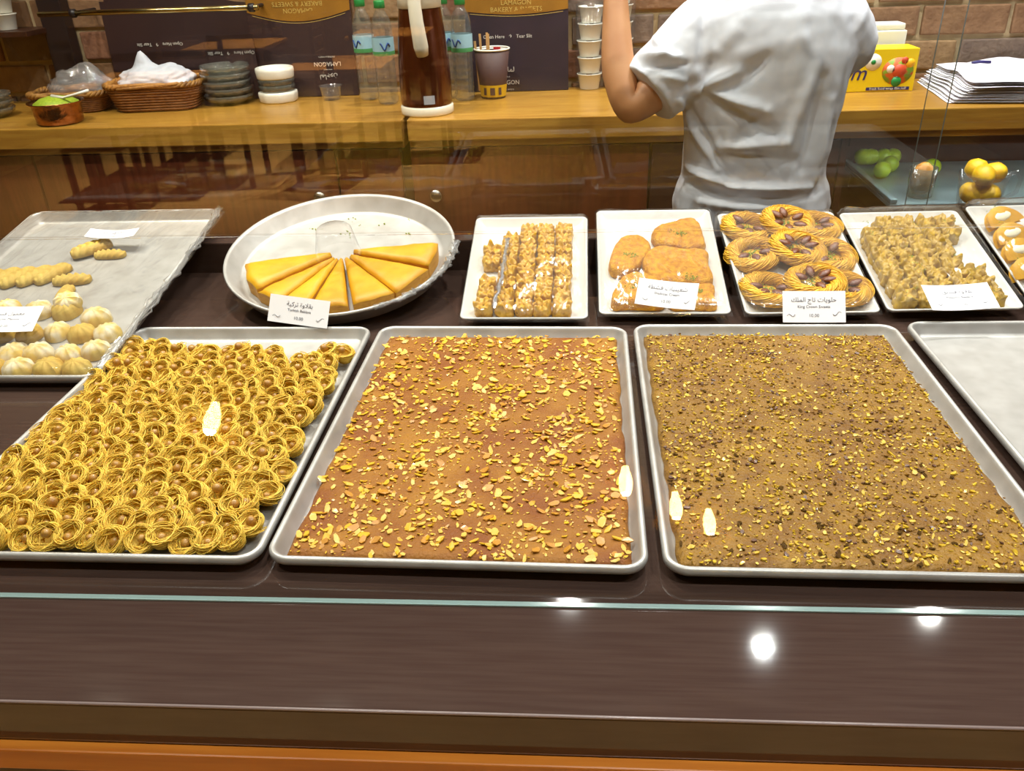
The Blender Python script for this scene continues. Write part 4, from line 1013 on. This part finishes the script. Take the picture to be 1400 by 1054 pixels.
# baskets
def basket(px, py, w, d, h, rz, lab):
    q = at(px, py); e = emp('wicker_basket', lab, 'basket', loc=(q.x, q.y, ZT+.0005), rz=rz, group='wicker baskets on the left counter')
    loops = []
    for t, s in ((0, .78), (.08, .80), (.3, .86), (.6, .94), (1, 1.0)):
        loops.append([(x*s, y*s, h*t) for x, y in rrect(w/2, d/2, d*.30, 6)])
    for t, s in ((1, .955), (.5, .88), (.10, .76)):
        loops.append([(x*s, y*s, h*t) for x, y in rrect(w/2, d/2, d*.30, 6)])
    ob('basket_body', ring_mesh('basket_body', loops, M_WICK), e)
    for k in range(1, 9):         # woven courses
        t = k/9.5; s = (.80+.20*t)*1.008
        MB().tube([(x*s, y*s, h*t) for x, y in rrect(w/2, d/2, d*.30, 6)], .0034, 5, closed=True).obj('wicker_course', M_WICK, e)
    base = [Vector((x*.985, y*.985, h)) for x, y in rrect(w/2, d/2, d*.30, 6)]
    path = []; n = len(base)
    for i in range(n):
        for k in range(4): path.append(base[i].lerp(base[(i+1) % n], k/4))
    for ph in (0, 2.09, 4.19):    # twisted rope rim
        L = 0; P = []
        for i, p in enumerate(path):
            if i: L += (p-path[i-1]).length
            o = p.normalized(); P.append(p+Vector((o.x, o.y, 0))*.005*math.cos(L*150+ph)+Vector((0, 0, 1))*.005*math.sin(L*150+ph))
        MB().tube(P, .0055, 6, closed=True).obj('rope_rim', M_WICKR, e)
    return e
basket(107, 150, .25, .17, .058, .12, 'low wicker basket with a twisted rim, behind the copper bowl')
basket(222, 147, .30, .19, .080, .10, 'wicker basket with a twisted rim holding a white bag')
def lump(name, px, py, zb, sx, sy, sz, m, lab, seed, peaks, cat='bag', base=None):
    q = at(px, py)
    def fn(u, v):
        a = 2*math.pi*u; t = v*math.pi/2; c = math.cos(t)**.7
        x, y = c*math.cos(a), c*math.sin(a); z = math.sin(t)
        r = 1+.16*noise3((x*2.2, y*2.2, z*2+seed))+.08*noise3((x*6, y*6, z*6+seed))
        zz = z*r
        for pxx, pyy, hh, ww in peaks: zz += hh*math.exp(-((x-pxx)**2+(y-pyy)**2)/ww)
        return (x*r*sx/2, y*r*sy/2, max(zz, 0)*sz)
    return tag(MB().grid(fn, 56, 24).obj(name, m, None, True, loc=(q.x, q.y, zb), rz=.1), lab, cat)
lump('plastic_bag', 118, 149, ZT+.050, .20, .12, .075, M_BAG, 'clear rumpled plastic bag in the low wicker basket', 2, [(.35, 0, .35, .12)])
lump('white_bag', 222, 146, ZT+.070, .245, .145, .055, M_BAGW, 'crumpled white bag with a pointed corner in the wicker basket', 5, [(-.25, -.1, .95, .05), (.55, 0, .25, .15)])
# stacked glass dishes
def dish(r, h):
    return MB().lathe([(0, .003), (r*.55, .003), (r*.9, h*.6), (r, h), (r*1.03, h), (r*.95, h*.5), (r*.6, 0), (0, 0)], 28, wob=lambda a, z: 1+.035*math.cos(12*a)).mesh('glass_dish', M_DISH)
dm = dish(.072, .030)
q = at(315, 141); dm2 = dish(.078, .030)
for k in range(5):
    tag(ob('glass_dish', dm2, loc=(q.x+.003*math.sin(k*2.1), q.y, ZT+.0005+k*.0225), rz=k*.4), 'scalloped clear glass dish, %s from the bottom of the stack beside the basket' % ordinal(k+1), 'dish', 'stacked glass dishes')
q = at(2, 160)
for k in range(3): tag(ob('glass_dish', dm, loc=(q.x-.03, q.y, ZT+.0005+k*.0215), rz=k*.4), 'clear glass dish, %s from the bottom at the far left counter end' % ordinal(k+1), 'dish', 'glass dishes at the left end')
# ashtrays
q = at(382, 138)
def ash(m, r, h, octa):
    n = 8 if octa else 32
    mb = MB().lathe([(0, 0), (r*.93, 0), (r*.96, h*.1), (r, h*.7), (r*.98, h*.95), (r*.9, h), (r*.82, h*.95), (r*.74, h*.35), (0, h*.3)], 40,
                    wob=(lambda a, z: (math.cos(math.pi/8)/math.cos(((a+math.pi/8) % (math.pi/4))-math.pi/8)) if octa else 1-(.05 if abs(math.sin(2*a)) < .12 and z > h*.8 else 0)))
    return mb.mesh('ashtray', m)
for k, (m, r, h, oc, z, lab) in enumerate(((M_CERAM, .066, .033, True, 0, 'white octagonal ceramic ashtray at the bottom of the stack'), (M_DISH, .060, .020, False, .0335, 'lower clear glass ashtray between the white ones'),
                                         (M_DISH, .060, .018, False, .054, 'upper clear glass ashtray between the white ones'), (M_CERAM, .062, .034, False, .0725, 'white round ceramic ashtray on top of the stack'))):
    tag(ob('ashtray', ash(m, r, h, oc), loc=(q.x, q.y, ZT+.0005+z), rz=.2*k), lab, 'ashtray', 'stacked ashtrays')
# small clear cup and amber jar behind it
q = at(454, 136); tag(MB().lathe([(0, 0), (.026, 0), (.028, .002), (.037, .042), (.040, .044), (.036, .043), (.026, .004), (0, .003)], 30).obj('portion_cup', M_CLEAR, loc=(q.x, q.y, ZT+.0005)), 'small clear plastic portion cup on the counter before the brown bag', 'cup')
q = at(450, 129); e = emp('amber_jar', 'small glass jar of amber sweets behind the clear portion cup', 'jar', loc=(q.x, q.y-.012, ZT+.0005))
MB().lathe([(0, 0), (.020, 0), (.022, .003), (.022, .075), (.020, .080), (.018, .078), (.019, .005), (0, .004)], 24).obj('glass', M_DISH, e)
for k in range(9):
    a = k*2.4; MB().lathe([(0, -.008), (.007, -.005), (.009, 0), (.007, .005), (0, .008)], 8, Matrix.Translation((.009*math.cos(a), .009*math.sin(a), .014+k*.0065))).obj('amber_sweet', mat('amber', (170, 78, 16), .2, c2=(200, 130, 40), scale=90), e)
# paper bags standing against the bricks
def bag(x, y, w, h, th, m, rz, lab, upside, gold=None, lean=.06, txt=True, hint=None, tx=0.0, tz=.1):
    e = emp('paper_bag', lab, 'bag', M=Matrix.Translation((x, y, ZT+.0008)) @ Matrix.Rotation(rz, 4, 'Z') @ Matrix.Rotation(-lean, 4, 'X'))
    def fn(u, v, s):
        xx = (u-.5)*w; zz = v*h; k = math.sin(math.pi*u)
        return (xx, s*(th/2*(.35+.65*(1-v)))*(.55+.45*k)+.002*noise3((u*3, v*4, w*10)), zz)
    mb = MB(); mb.grid(lambda u, v: fn(u, v, -1), 14, 12); mb.grid(lambda u, v: fn(1-u, v, 1), 14, 12)
    k0 = 0
    mb.grid(lambda u, v: tuple(np.array(fn(0, v, 1))*(1-u)+np.array(fn(0, v, -1))*u), 2, 12); mb.grid(lambda u, v: tuple(np.array(fn(1, v, -1))*(1-u)+np.array(fn(1, v, 1))*u), 2, 12)
    mb.grid(lambda u, v: (fn(u, 0, -1)[0], fn(u, 0, -1)[1]*(1-v)+fn(u, 0, 1)[1]*v, 0), 14, 2); mb.grid(lambda u, v: (fn(u, 1, -1)[0], fn(u, 1, -1)[1]*(1-v)+fn(u, 1, 1)[1]*v, h), 14, 2)
    mb.obj('bag_body', m, e)
    front = lambda xx, zz: fn(xx/w+.5, zz/h, -1)[1]-.0012
    if gold:
        z0, dip = gold
        MB().grid(lambda u, v: ((u-.5)*w*.996, front((u-.5)*w*.99, min(z0+dip*math.sin(math.pi*u)*-1+(h-z0+dip*math.sin(math.pi*u))*v, h)), z0-dip*math.sin(math.pi*u)+(h-z0+dip*math.sin(math.pi*u))*v), 18, 6).obj('gold_band', M_BAGG, e)
        MB().grid(lambda u, v: ((u-.5)*w*.9, front((u-.5)*w*.9, z0)-.0008, z0-dip*math.sin(math.pi*(.05+.9*u))-.006+.0015*v), 18, 1).obj('gold_line', M_PRINTY, e)
        o = ob('gold_print', T_GOLD, e, M=Matrix.Translation((0, front(0, z0+.03)-.0012, z0+.012)) @ Matrix.Rotation(math.radians(90), 4, 'X') @ Matrix.Rotation(math.pi if upside else 0, 4, 'Z'))
    R2 = Matrix.Rotation(math.radians(90), 4, 'X') @ Matrix.Rotation(math.pi if upside else 0, 4, 'Z')
    if txt:
        s = -1 if upside else 1
        for me, dz, sc in ((T_BRAND_AR, .040, 1), (T_BRAND_SM, .018, 1), (T_BRAND, 0, 1), (T_BRAND_SUB, -.022, 1)):
            ob('brand_print', me, e, M=Matrix.Translation((tx, front(tx, tz+s*dz)-.001, tz+s*dz)) @ R2 @ Matrix.Diagonal((.62, .62, .62, 1)))
    if hint:
        ob('hint_print', T_HINT, e, M=Matrix.Translation((hint[0], front(*hint)-.001, hint[1])) @ R2)
    return e
YW = 2.905
xa0, xa1 = ony(352, 100, YW).x, ony(489, 100, YW).x
bag((xa0+xa1)/2, YW-.012, xa1-xa0, .40, .035, M_BAGB, 0, 'dark brown paper bag with a gold top, its print upside down', True, gold=(.262, .03), tx=ony(450, 88, YW).x-(xa0+xa1)/2, tz=ony(450, 85, YW).z-ZT-.004)
xb0, xb1 = ony(150, 90, YW).x, ony(362, 90, YW).x
bag((xb0+xb1)/2, YW+.018, xb1-xb0, .40, .02, M_BAGB, 0, 'wide dark brown bag behind the wicker basket with a small printed arrow', True, txt=False, hint=(ony(215, 60, YW).x-(xb0+xb1)/2, ony(215, 62, YW).z-ZT))
bq = bag((xa0+xb1)/2-.08, YW-.035, .16, .20, .012, M_BAGB, 0, 'small dark brown bag with an arrow print behind the stacked ashtrays', True, txt=False, hint=(0, ony(350, 70, YW).z-ZT))
xc0, xc1 = ony(640, 100, YW).x, ony(777, 100, YW).x
bag((xc0+xc1)/2, YW-.010, xc1-xc0, .40, .03, M_BAGGLARE, 0, 'dark brown paper bag with painted blue glare beside the stack of white cups', False, gold=(ony(710, 14, YW).z-ZT, .012), hint=(-.03, ony(690, 50, YW).z-ZT), tx=ony(692, 110, YW).x-(xc0+xc1)/2, tz=ony(692, 112, YW).z-ZT)
# water bottles
def bottle(px, py, lab):
    q = at(px, py); e = emp('water_bottle', lab, 'bottle', loc=(q.x, q.y, ZT+.0005), rz=rnd.uniform(-.5, .5), group='clear water bottles by the flask')
    pr = [(0, .004), (.022, 0), (.030, .004), (.0325, .012)]
    for k in range(6): pr += [(.0325, .02+k*.02), (.0305, .028+k*.02), (.0305, .032+k*.02)]
    pr += [(.0325, .145), (.0325, .20), (.0315, .225), (.026, .25), (.016, .268), (.0135, .274), (.0135, .285), (0, .285)]
    MB().lathe(pr, 26).obj('bottle_body', M_PET, e)
    MB().lathe([(.0333, .150), (.0335, .158), (.0335, .192), (.0333, .197)], 26).obj('label_wrap', M_LBLB, e)
    MB().lathe([(.0336, .146), (.0338, .150), (.0338, .157), (.0336, .158)], 26).obj('label_stripe', M_LBLG, e)
    MB().lathe([(.0152, .278), (.0162, .279), (.0162, .296), (.0150, .299), (0, .2995)], 20, wob=lambda a, z: 1+.02*math.cos(20*a)).obj('cap', M_CAPG, e)
    MB().tube([(.0345*math.sin(t), -.0345*math.cos(t), .172+.010*math.sin(t*9)) for t in np.linspace(-.55, .35, 10)], .0022, 5).obj('label_mark', M_BLUE, e)
bottle(506, 136, 'clear water bottle with green cap, leftmost of the four')
bottle(532, 142, 'clear water bottle with green cap, just left of the flask')
bottle(636, 137, 'clear water bottle with green cap, right of the flask')
bottle(613, 134, 'clear water bottle mostly hidden behind the right side of the flask')
# flask
q = at(585, 154); e = emp('vacuum_flask', 'tall brown vacuum flask with a cream base, lid and handle', 'flask', loc=(q.x, q.y, ZT+.0005), rz=.05)
MB().lathe([(0, 0), (.076, 0), (.078, .004), (.0785, .022), (.075, .026), (0, .026)], 44).obj('base_ring', M_THERMW, e)
MB().lathe([(.072, .024), (.0755, .030), (.0765, .075), (.074, .145), (.068, .215), (.061, .275), (.059, .290)], 44).obj('flask_body', M_THERM, e)
MB().lathe([(.0585, .288), (.062, .290), (.0625, .33), (.061, .37), (.048, .395), (0, .405)], 44).obj('lid', M_THERMW, e)
MB().tube([(-.01, -.060, .39), (-.006, -.088, .375), (-.004, -.097, .33), (0, -.099, .26), (.006, -.094, .195), (.008, -.088, .172)], [.016, .018, .018, .019, .021, .017], 12).obj('handle', M_THERMW, e)
MB().grid(lambda u, v: (.0765*math.sin(-.10+.42*u+.1), -.0775*math.cos(-.10+.42*u+.1), .036+.024*v), 8, 1).obj('sticker', mat('sticker_grey', (160, 165, 172), .5), e)
# paper cup with sticks
q = at(675, 133); e = emp('paper_cup', 'brown paper coffee cup with a yellow band, holding wooden stirrers', 'cup', loc=(q.x, q.y, ZT+.0005))
cupr = lambda z: .039+.016*z/.145
MB().lathe([(0, .004), (cupr(0)-.002, .0), (cupr(0), .002), (cupr(.145), .145), (cupr(.145)-.002, .145), (cupr(.02)-.002, .006), (0, .006)], 36).obj('cup_body', M_CUPB, e)
MB().lathe([(cupr(.006)+.0006, .006), (cupr(.042)+.0006, .042)], 36).obj('yellow_band', M_CUPY, e)
MB().tube([(cupr(.146)*math.cos(t), cupr(.146)*math.sin(t), .146) for t in np.linspace(0, 2*math.pi, 40, endpoint=False)], .0028, 8, closed=True).obj('rim', M_CERAM, e)
MB().lathe([(.05, .140), (.0535, .1445)], 36).obj('inner_wall', M_CERAM, e)
for a0 in (-.62, -.05, .50):
    MB().grid(lambda u, v: ((cupr(.02)+.0035)*math.sin(a0+(.34 if a0 == -.05 else .22)*(u-.5)+.08), -(cupr(.02)+.0035)*math.cos(a0+(.34 if a0 == -.05 else .22)*(u-.5)+.08), .013+.022*v), 5, 2).obj('emblem', M_CUPB, e)
for x, y, tx, ty, hh in ((-.030, .005, -.03, .02, .19), (-.016, .01, .01, 0, .192), (-.008, -.005, -.006, .01, .19), (-.042, 0, -.06, 0, .17)):
    MB().box(-.0035, .0035, -.001, .001, .02, hh).obj('stirrer', M_STICK, e, False, M=Matrix.Translation((x, y, 0)) @ Euler((ty, tx, 0)).to_matrix().to_4x4())
MB().box(-.010, .012, -.002, .002, .10, .148).obj('red_sachet', M_RED, e, False, M=Matrix.Translation((.014, .02, 0)))
# white cups in film
cupw = MB().lathe([(0, 0), (.030, 0), (.031, .002), (.038, .044), (.041, .046), (.041, .049), (.037, .048), (.030, .005), (0, .004)], 28).mesh('white_cup', M_CERAM)
q1, q2 = at(806, 121), at(846, 118)
for q, n in ((q1, 5), (q2, 8)):
    for k in range(n):
        tag(ob('white_cup', cupw, loc=(q.x+rnd.uniform(-.003, .003), q.y, ZT+.0005+k*.0505)), 'white foam cup, %s from the bottom of the %s stack by the raised arm' % (ordinal(k+1), 'shorter' if n == 5 else 'taller'), 'cup', 'white foam cups in wrapped stacks')
    mb = MB().lathe([(.046, .002), (.047, .10), (.046, n*.0505+.004), (.02, n*.0505+.012)], 24, wob=lambda a, z: 1+.03*noise3((math.cos(a)*3, math.sin(a)*3, z*40)))
    tag(mb.obj('cellophane_sleeve', M_FILM, loc=(q.x, q.y, ZT+.0005)), 'clear cellophane sleeve around the %s stack of white cups' % ('shorter' if n == 5 else 'taller'), 'plastic wrap')
# food-film box and white box
yb = 2.72
xl, xr = ony(1105, 100, yb).x, ony(1252, 100, yb).x
hb = ony(1252, 66, yb).z-ZT
e = emp('film_box', 'bright yellow food-film box with a salad picture, right of the person', 'box', loc=((xl+xr)/2, yb, ZT+.0005))
w = xr-xl
MB().box(-w/2, w/2, 0, .10, 0, hb, .002).obj('carton', M_BOXY, e, False)
T90 = Matrix.Rotation(math.radians(90), 4, 'X')
ob('box_print', T_FILM, e, M=Matrix.Translation((ony(1164, 99, yb).x-(xl+xr)/2, -.001, hb*.44)) @ T90)
MB().box(w/2-.14, w/2-.012, -.0012, 0, .004, .013).obj('navy_strip', M_NAVY, e, False)
ob('box_print_small', T_FILMB, e, M=Matrix.Translation((w/2-.076, -.0016, .0085)) @ T90)
MB().lathe([(0, 0), (.024, 0), (.024, .001), (0, .001)], 28, Matrix.Translation((ony(1194, 86, yb).x-(xl+xr)/2, 0, hb*.70)) @ T90).obj('round_seal', M_CERAM, e)
MB().lathe([(0, 0), (.007, 0), (.007, .001), (0, .001)], 16, Matrix.Translation((ony(1194, 86, yb).x-(xl+xr)/2, -.0012, hb*.70)) @ T90).obj('seal_mark', M_CAPG, e)
sx = ony(1228, 93, yb).x-(xl+xr)/2
MB().lathe([(0, 0), (.046, 0), (.046, .001), (0, .001)], 30, Matrix.Translation((sx, 0, hb*.48)) @ T90 @ Matrix.Diagonal((1, .85, 1, 1))).obj('salad_picture', M_SALAD, e)
for k, (dx, dz, r, m) in enumerate(((.004, .0, .020, mat('print_tomato', (196, 72, 36), .5)), (.033, .022, .013, mat('print_pepper', (236, 176, 30), .5)), (-.022, .006, .012, M_CERAM), (.0, -.030, .015, M_CAPG), (.016, .03, .010, mat('print_tomato', (196, 72, 36), .5)))):
    MB().lathe([(0, 0), (r, 0), (r, .0008), (0, .0008)], 16, Matrix.Translation((sx+dx, -.0013, hb*.48+dz)) @ T90).obj('picture_patch', m, e)
q = ony(1205, 63, 2.86); xr2 = ony(1238, 45, 2.86).x; zt2 = ony(1238, 31, 2.86).z
e = emp('white_carton', 'plain white carton standing behind the yellow box', 'box', loc=(xr2-.11, 2.845, ZT+.0005))
MB().box(-.11, .11, 0, .075, 0, zt2-ZT-.02, .004).obj('carton', M_BOXW, e, False); MB().box(-.108, .104, .004, .071, zt2-ZT-.0198, zt2-ZT, .006).obj('lid', M_BOXW, e, False)
q = ony(1241, 66, 2.84); tag(ob('lime', lime_me, loc=(q.x, 2.835, ZT+.0275)), 'green lime behind the right end of the yellow box', 'lime')
# paper sheets
R = random.Random(31)
P0 = [at(1252, 112), at(1300, 142), at(1470, 142), at(1440, 104)]
for k in range(16):
    poly = [(p.x+R.gauss(0, .006)+(.004*k if i < 2 else 0), p.y+R.gauss(0, .006)) for i, p in enumerate(P0)]
    cx = sum(p[0] for p in poly)/4; cy = sum(p[1] for p in poly)/4
    def fn(u, v, poly=poly, k=k):
        a = Vector(poly[0]).lerp(Vector(poly[1]), v); b = Vector(poly[3]).lerp(Vector(poly[2]), v); p = a.lerp(b, u)
        return (p.x, p.y, .0034*k+.0012+(.003+.0012*k)*abs(noise3((u*2.5, v*2.5, .35)))+(.012*max(0, k-11)*.25*math.exp(-((u-.3)**2+(v-.4)**2)/.05)))
    mb = MB().grid(fn, 12, 10)
    tag(mb.obj('paper_sheet', M_PAPER if k % 3 else mat('paper_grey', (216, 214, 222), .8), loc=(0, 0, ZT)), 'white paper sheet, %s from the bottom of the loose pile' % ordinal(k+1), 'paper', 'loose pile of paper sheets')
q = at(1312, 113); tag(MB().tube([(-.02, 0, 0), (0, .004, 0), (.035, .0, .0)], [.003, .006, .004], 8).obj('pen_cap', M_NAVY, loc=(q.x, q.y-.10, ZT+.074)), 'dark blue pen cap lying on the paper pile', 'pen')
# upright post, rail and shelf on the bricks at the left
p0, p1 = ony(68, 60, 2.90), ony(100, 60, 2.90)
tag(MB().box(p0.x, p1.x, 2.885, 2.936, ZT+.0006, 1.95, .003).obj('wall_post', M_BLACK, None, False), 'black upright post against the bricks at the left', 'post')
z0, z1 = ony(52, 18, 2.80), ony(352, 4, 2.80)
e = emp('metal_rail', 'polished metal rail in front of the brown bags at the upper left', 'rail', loc=(0, 0, 0))
MB().tube([(z0.x, 2.80, z0.z-.004), (z1.x, 2.80, z0.z-.004)], .0085, 14).obj('tube', M_BRASS, e)
for fx in (.16, .97):
    xx = z0.x+(z1.x-z0.x)*fx
    MB().tube([(xx, 2.80, z0.z-.004), (xx, 2.938, z0.z-.004)], .006, 8).obj('bracket', M_BLACK, e)
    MB().lathe([(0, -.011), (.013, -.008), (.013, .008), (0, .011)], 14, Matrix.Translation((xx, 2.80, z0.z-.004)) @ Matrix.Rotation(math.radians(90), 4, 'Y')).obj('clamp', M_BLACK, e)
q = ony(12, 41, 2.84)
tag(MB().box(q.x-.22, q.x+.10, 2.77, 2.937, q.z-.016, q.z, .002).obj('wall_shelf', M_CABD, None, False), 'short dark wall shelf carrying white cups at the upper left corner', 'shelf')
for k in range(4): tag(ob('white_cup', cupw, loc=(q.x-.005, 2.84, q.z+.0005+k*.0505)), 'white foam cup on the small wall shelf, %s from the bottom, right stack' % ordinal(k+1), 'cup', 'white cups on the wall shelf')
for k in range(3): tag(ob('white_cup', cupw, loc=(q.x-.10, 2.84, q.z+.0005+k*.0505)), 'white foam cup on the small wall shelf, %s from the bottom, left stack' % ordinal(k+1), 'cup', 'white cups on the wall shelf')

# ---------------------------------------------------------------- person
e = emp('person', 'person seen from behind in a plain white T-shirt, one forearm raised', 'person', loc=(PX, PY, 0))
inv = Matrix.Translation((-PX, -PY, 0))
ob('body', BODY_ME, e, M=inv); ob('t_shirt', SHIRT_ME, e, M=inv)
mb = MB()
def lp(z, a, b, cx): return [(cx+a*math.cos(2*math.pi*i/32), b*math.sin(2*math.pi*i/32), z) for i in range(32)]
for s in (-1, 1):
    loops = [lp(.07, .072, .078, s*.10), lp(.45, .092, .10, s*.10), lp(.75, .112, .120, s*.092), lp(.95, .118, .122, s*.072)]
    n = 32; mb.add([p for l in loops for p in l], [(k*n+i, k*n+(i+1) % n, (k+1)*n+(i+1) % n, (k+1)*n+i) for k in range(3) for i in range(n)]+[tuple(range(n))[::-1], tuple(96+i for i in range(n))])
mb.obj('trousers', M_TROUSER, e)
def hair(u, v):
    a = 2*math.pi*u; t = -.45+v*(math.pi/2+.45)
    front = max(0, math.sin(a)); t = max(t, -.45+.75*front)
    return (-.01+.094*math.cos(t)*math.cos(a), .052+.108*math.cos(t)*math.sin(a), 1.695+.112*math.sin(t)+.003*noise3((u*20, v*20, 1)))
MB().grid(hair, 40, 16).obj('hair', M_HAIR, e)
for s in (-1, 1):
    MB().lathe([(0, -.010), (.012, -.008), (.020, 0), (.012, .008), (0, .010)], 12, Matrix.Translation((-.01+s*.086, .055, 1.655)) @ Matrix.Rotation(math.radians(90), 4, 'Y') @ Matrix.Diagonal((1.5, .9, 1, 1))).obj('ear', M_SKIN, e)
    MB().tube([(s*.105, -.075, .03), (s*.107, .02, .035), (s*.112, .16, .03)], [.045, .05, .036], 14).obj('shoe', M_BLACK, e)
    MB().lathe([(0, -.009), (.009, 0), (0, .009)], 10, Matrix.Translation((-.012+s*.030, .150, 1.675))).obj('eye', M_CERAM, e)
MB().tube([(-.012, .142, 1.68), (-.012, .164, 1.645), (-.012, .150, 1.637)], [.008, .013, .009], 8).obj('nose', M_SKIN, e)
MB().tube([(-.036, .143, 1.605), (-.012, .153, 1.602), (.012, .143, 1.605)], [.004, .006, .004], 8).obj('mouth', mat('lips', (150, 84, 70), .5), e)

# ---------------------------------------------------------------- dining furniture behind the viewer, mirrored in the sliding glass doors
def chair(x, y, rz, lab):
    e = emp('dining_chair', lab, 'chair', loc=(x, y, .0005), rz=rz, group='dark wooden chairs mirrored in the glass')
    MB().box(-.20, .20, -.20, .20, .43, .46, .008).obj('seat', M_CHAIRW, e, False)
    for a, b in ((-1, -1), (1, -1), (-1, 1), (1, 1)):
        MB().box(a*.18-.018, a*.18+.018, b*.18-.018, b*.18+.018, 0, .429 if b < 0 else .90, .003).obj('leg', M_CHAIRW, e, False)
    for z in (.62, .74, .86): MB().box(-.16, .16, .17, .19, z, z+.05, .004).obj('back_slat', M_CHAIRW, e, False)
def table(x, y, lab):
    e = emp('dining_table', lab, 'table', loc=(x, y, .0005))
    MB().box(-.38, .38, -.38, .38, .72, .75, .006).obj('table_top', M_TABLEW, e, False)
    for a in (-1, 1):
        for b in (-1, 1): MB().box(a*.33-.025, a*.33+.025, b*.33-.025, b*.33+.025, 0, .7195, .004).obj('leg', M_CHAIRW, e, False)
table(-3.1, -4.3, 'square wooden dining table mirrored in the glass, at the left')
table(-1.75, -4.9, 'square wooden dining table mirrored in the glass, nearer the middle')
for x, y, rz, lab in ((-3.1, -3.65, 0, 'dark wooden slat-back chair in front of the left table, mirrored in the glass'), (-2.5, -4.3, -1.57, 'dark wooden slat-back chair right of the left table, mirrored in the glass'),
                      (-3.1, -4.95, 3.14, 'dark wooden slat-back chair behind the left table, mirrored in the glass'), (-1.75, -4.25, .2, 'dark wooden slat-back chair in front of the nearer-middle table, mirrored in the glass'),
                      (-1.15, -4.9, -1.57, 'dark wooden slat-back chair right of the nearer-middle table, mirrored in the glass')):
    chair(x, y, rz, lab)
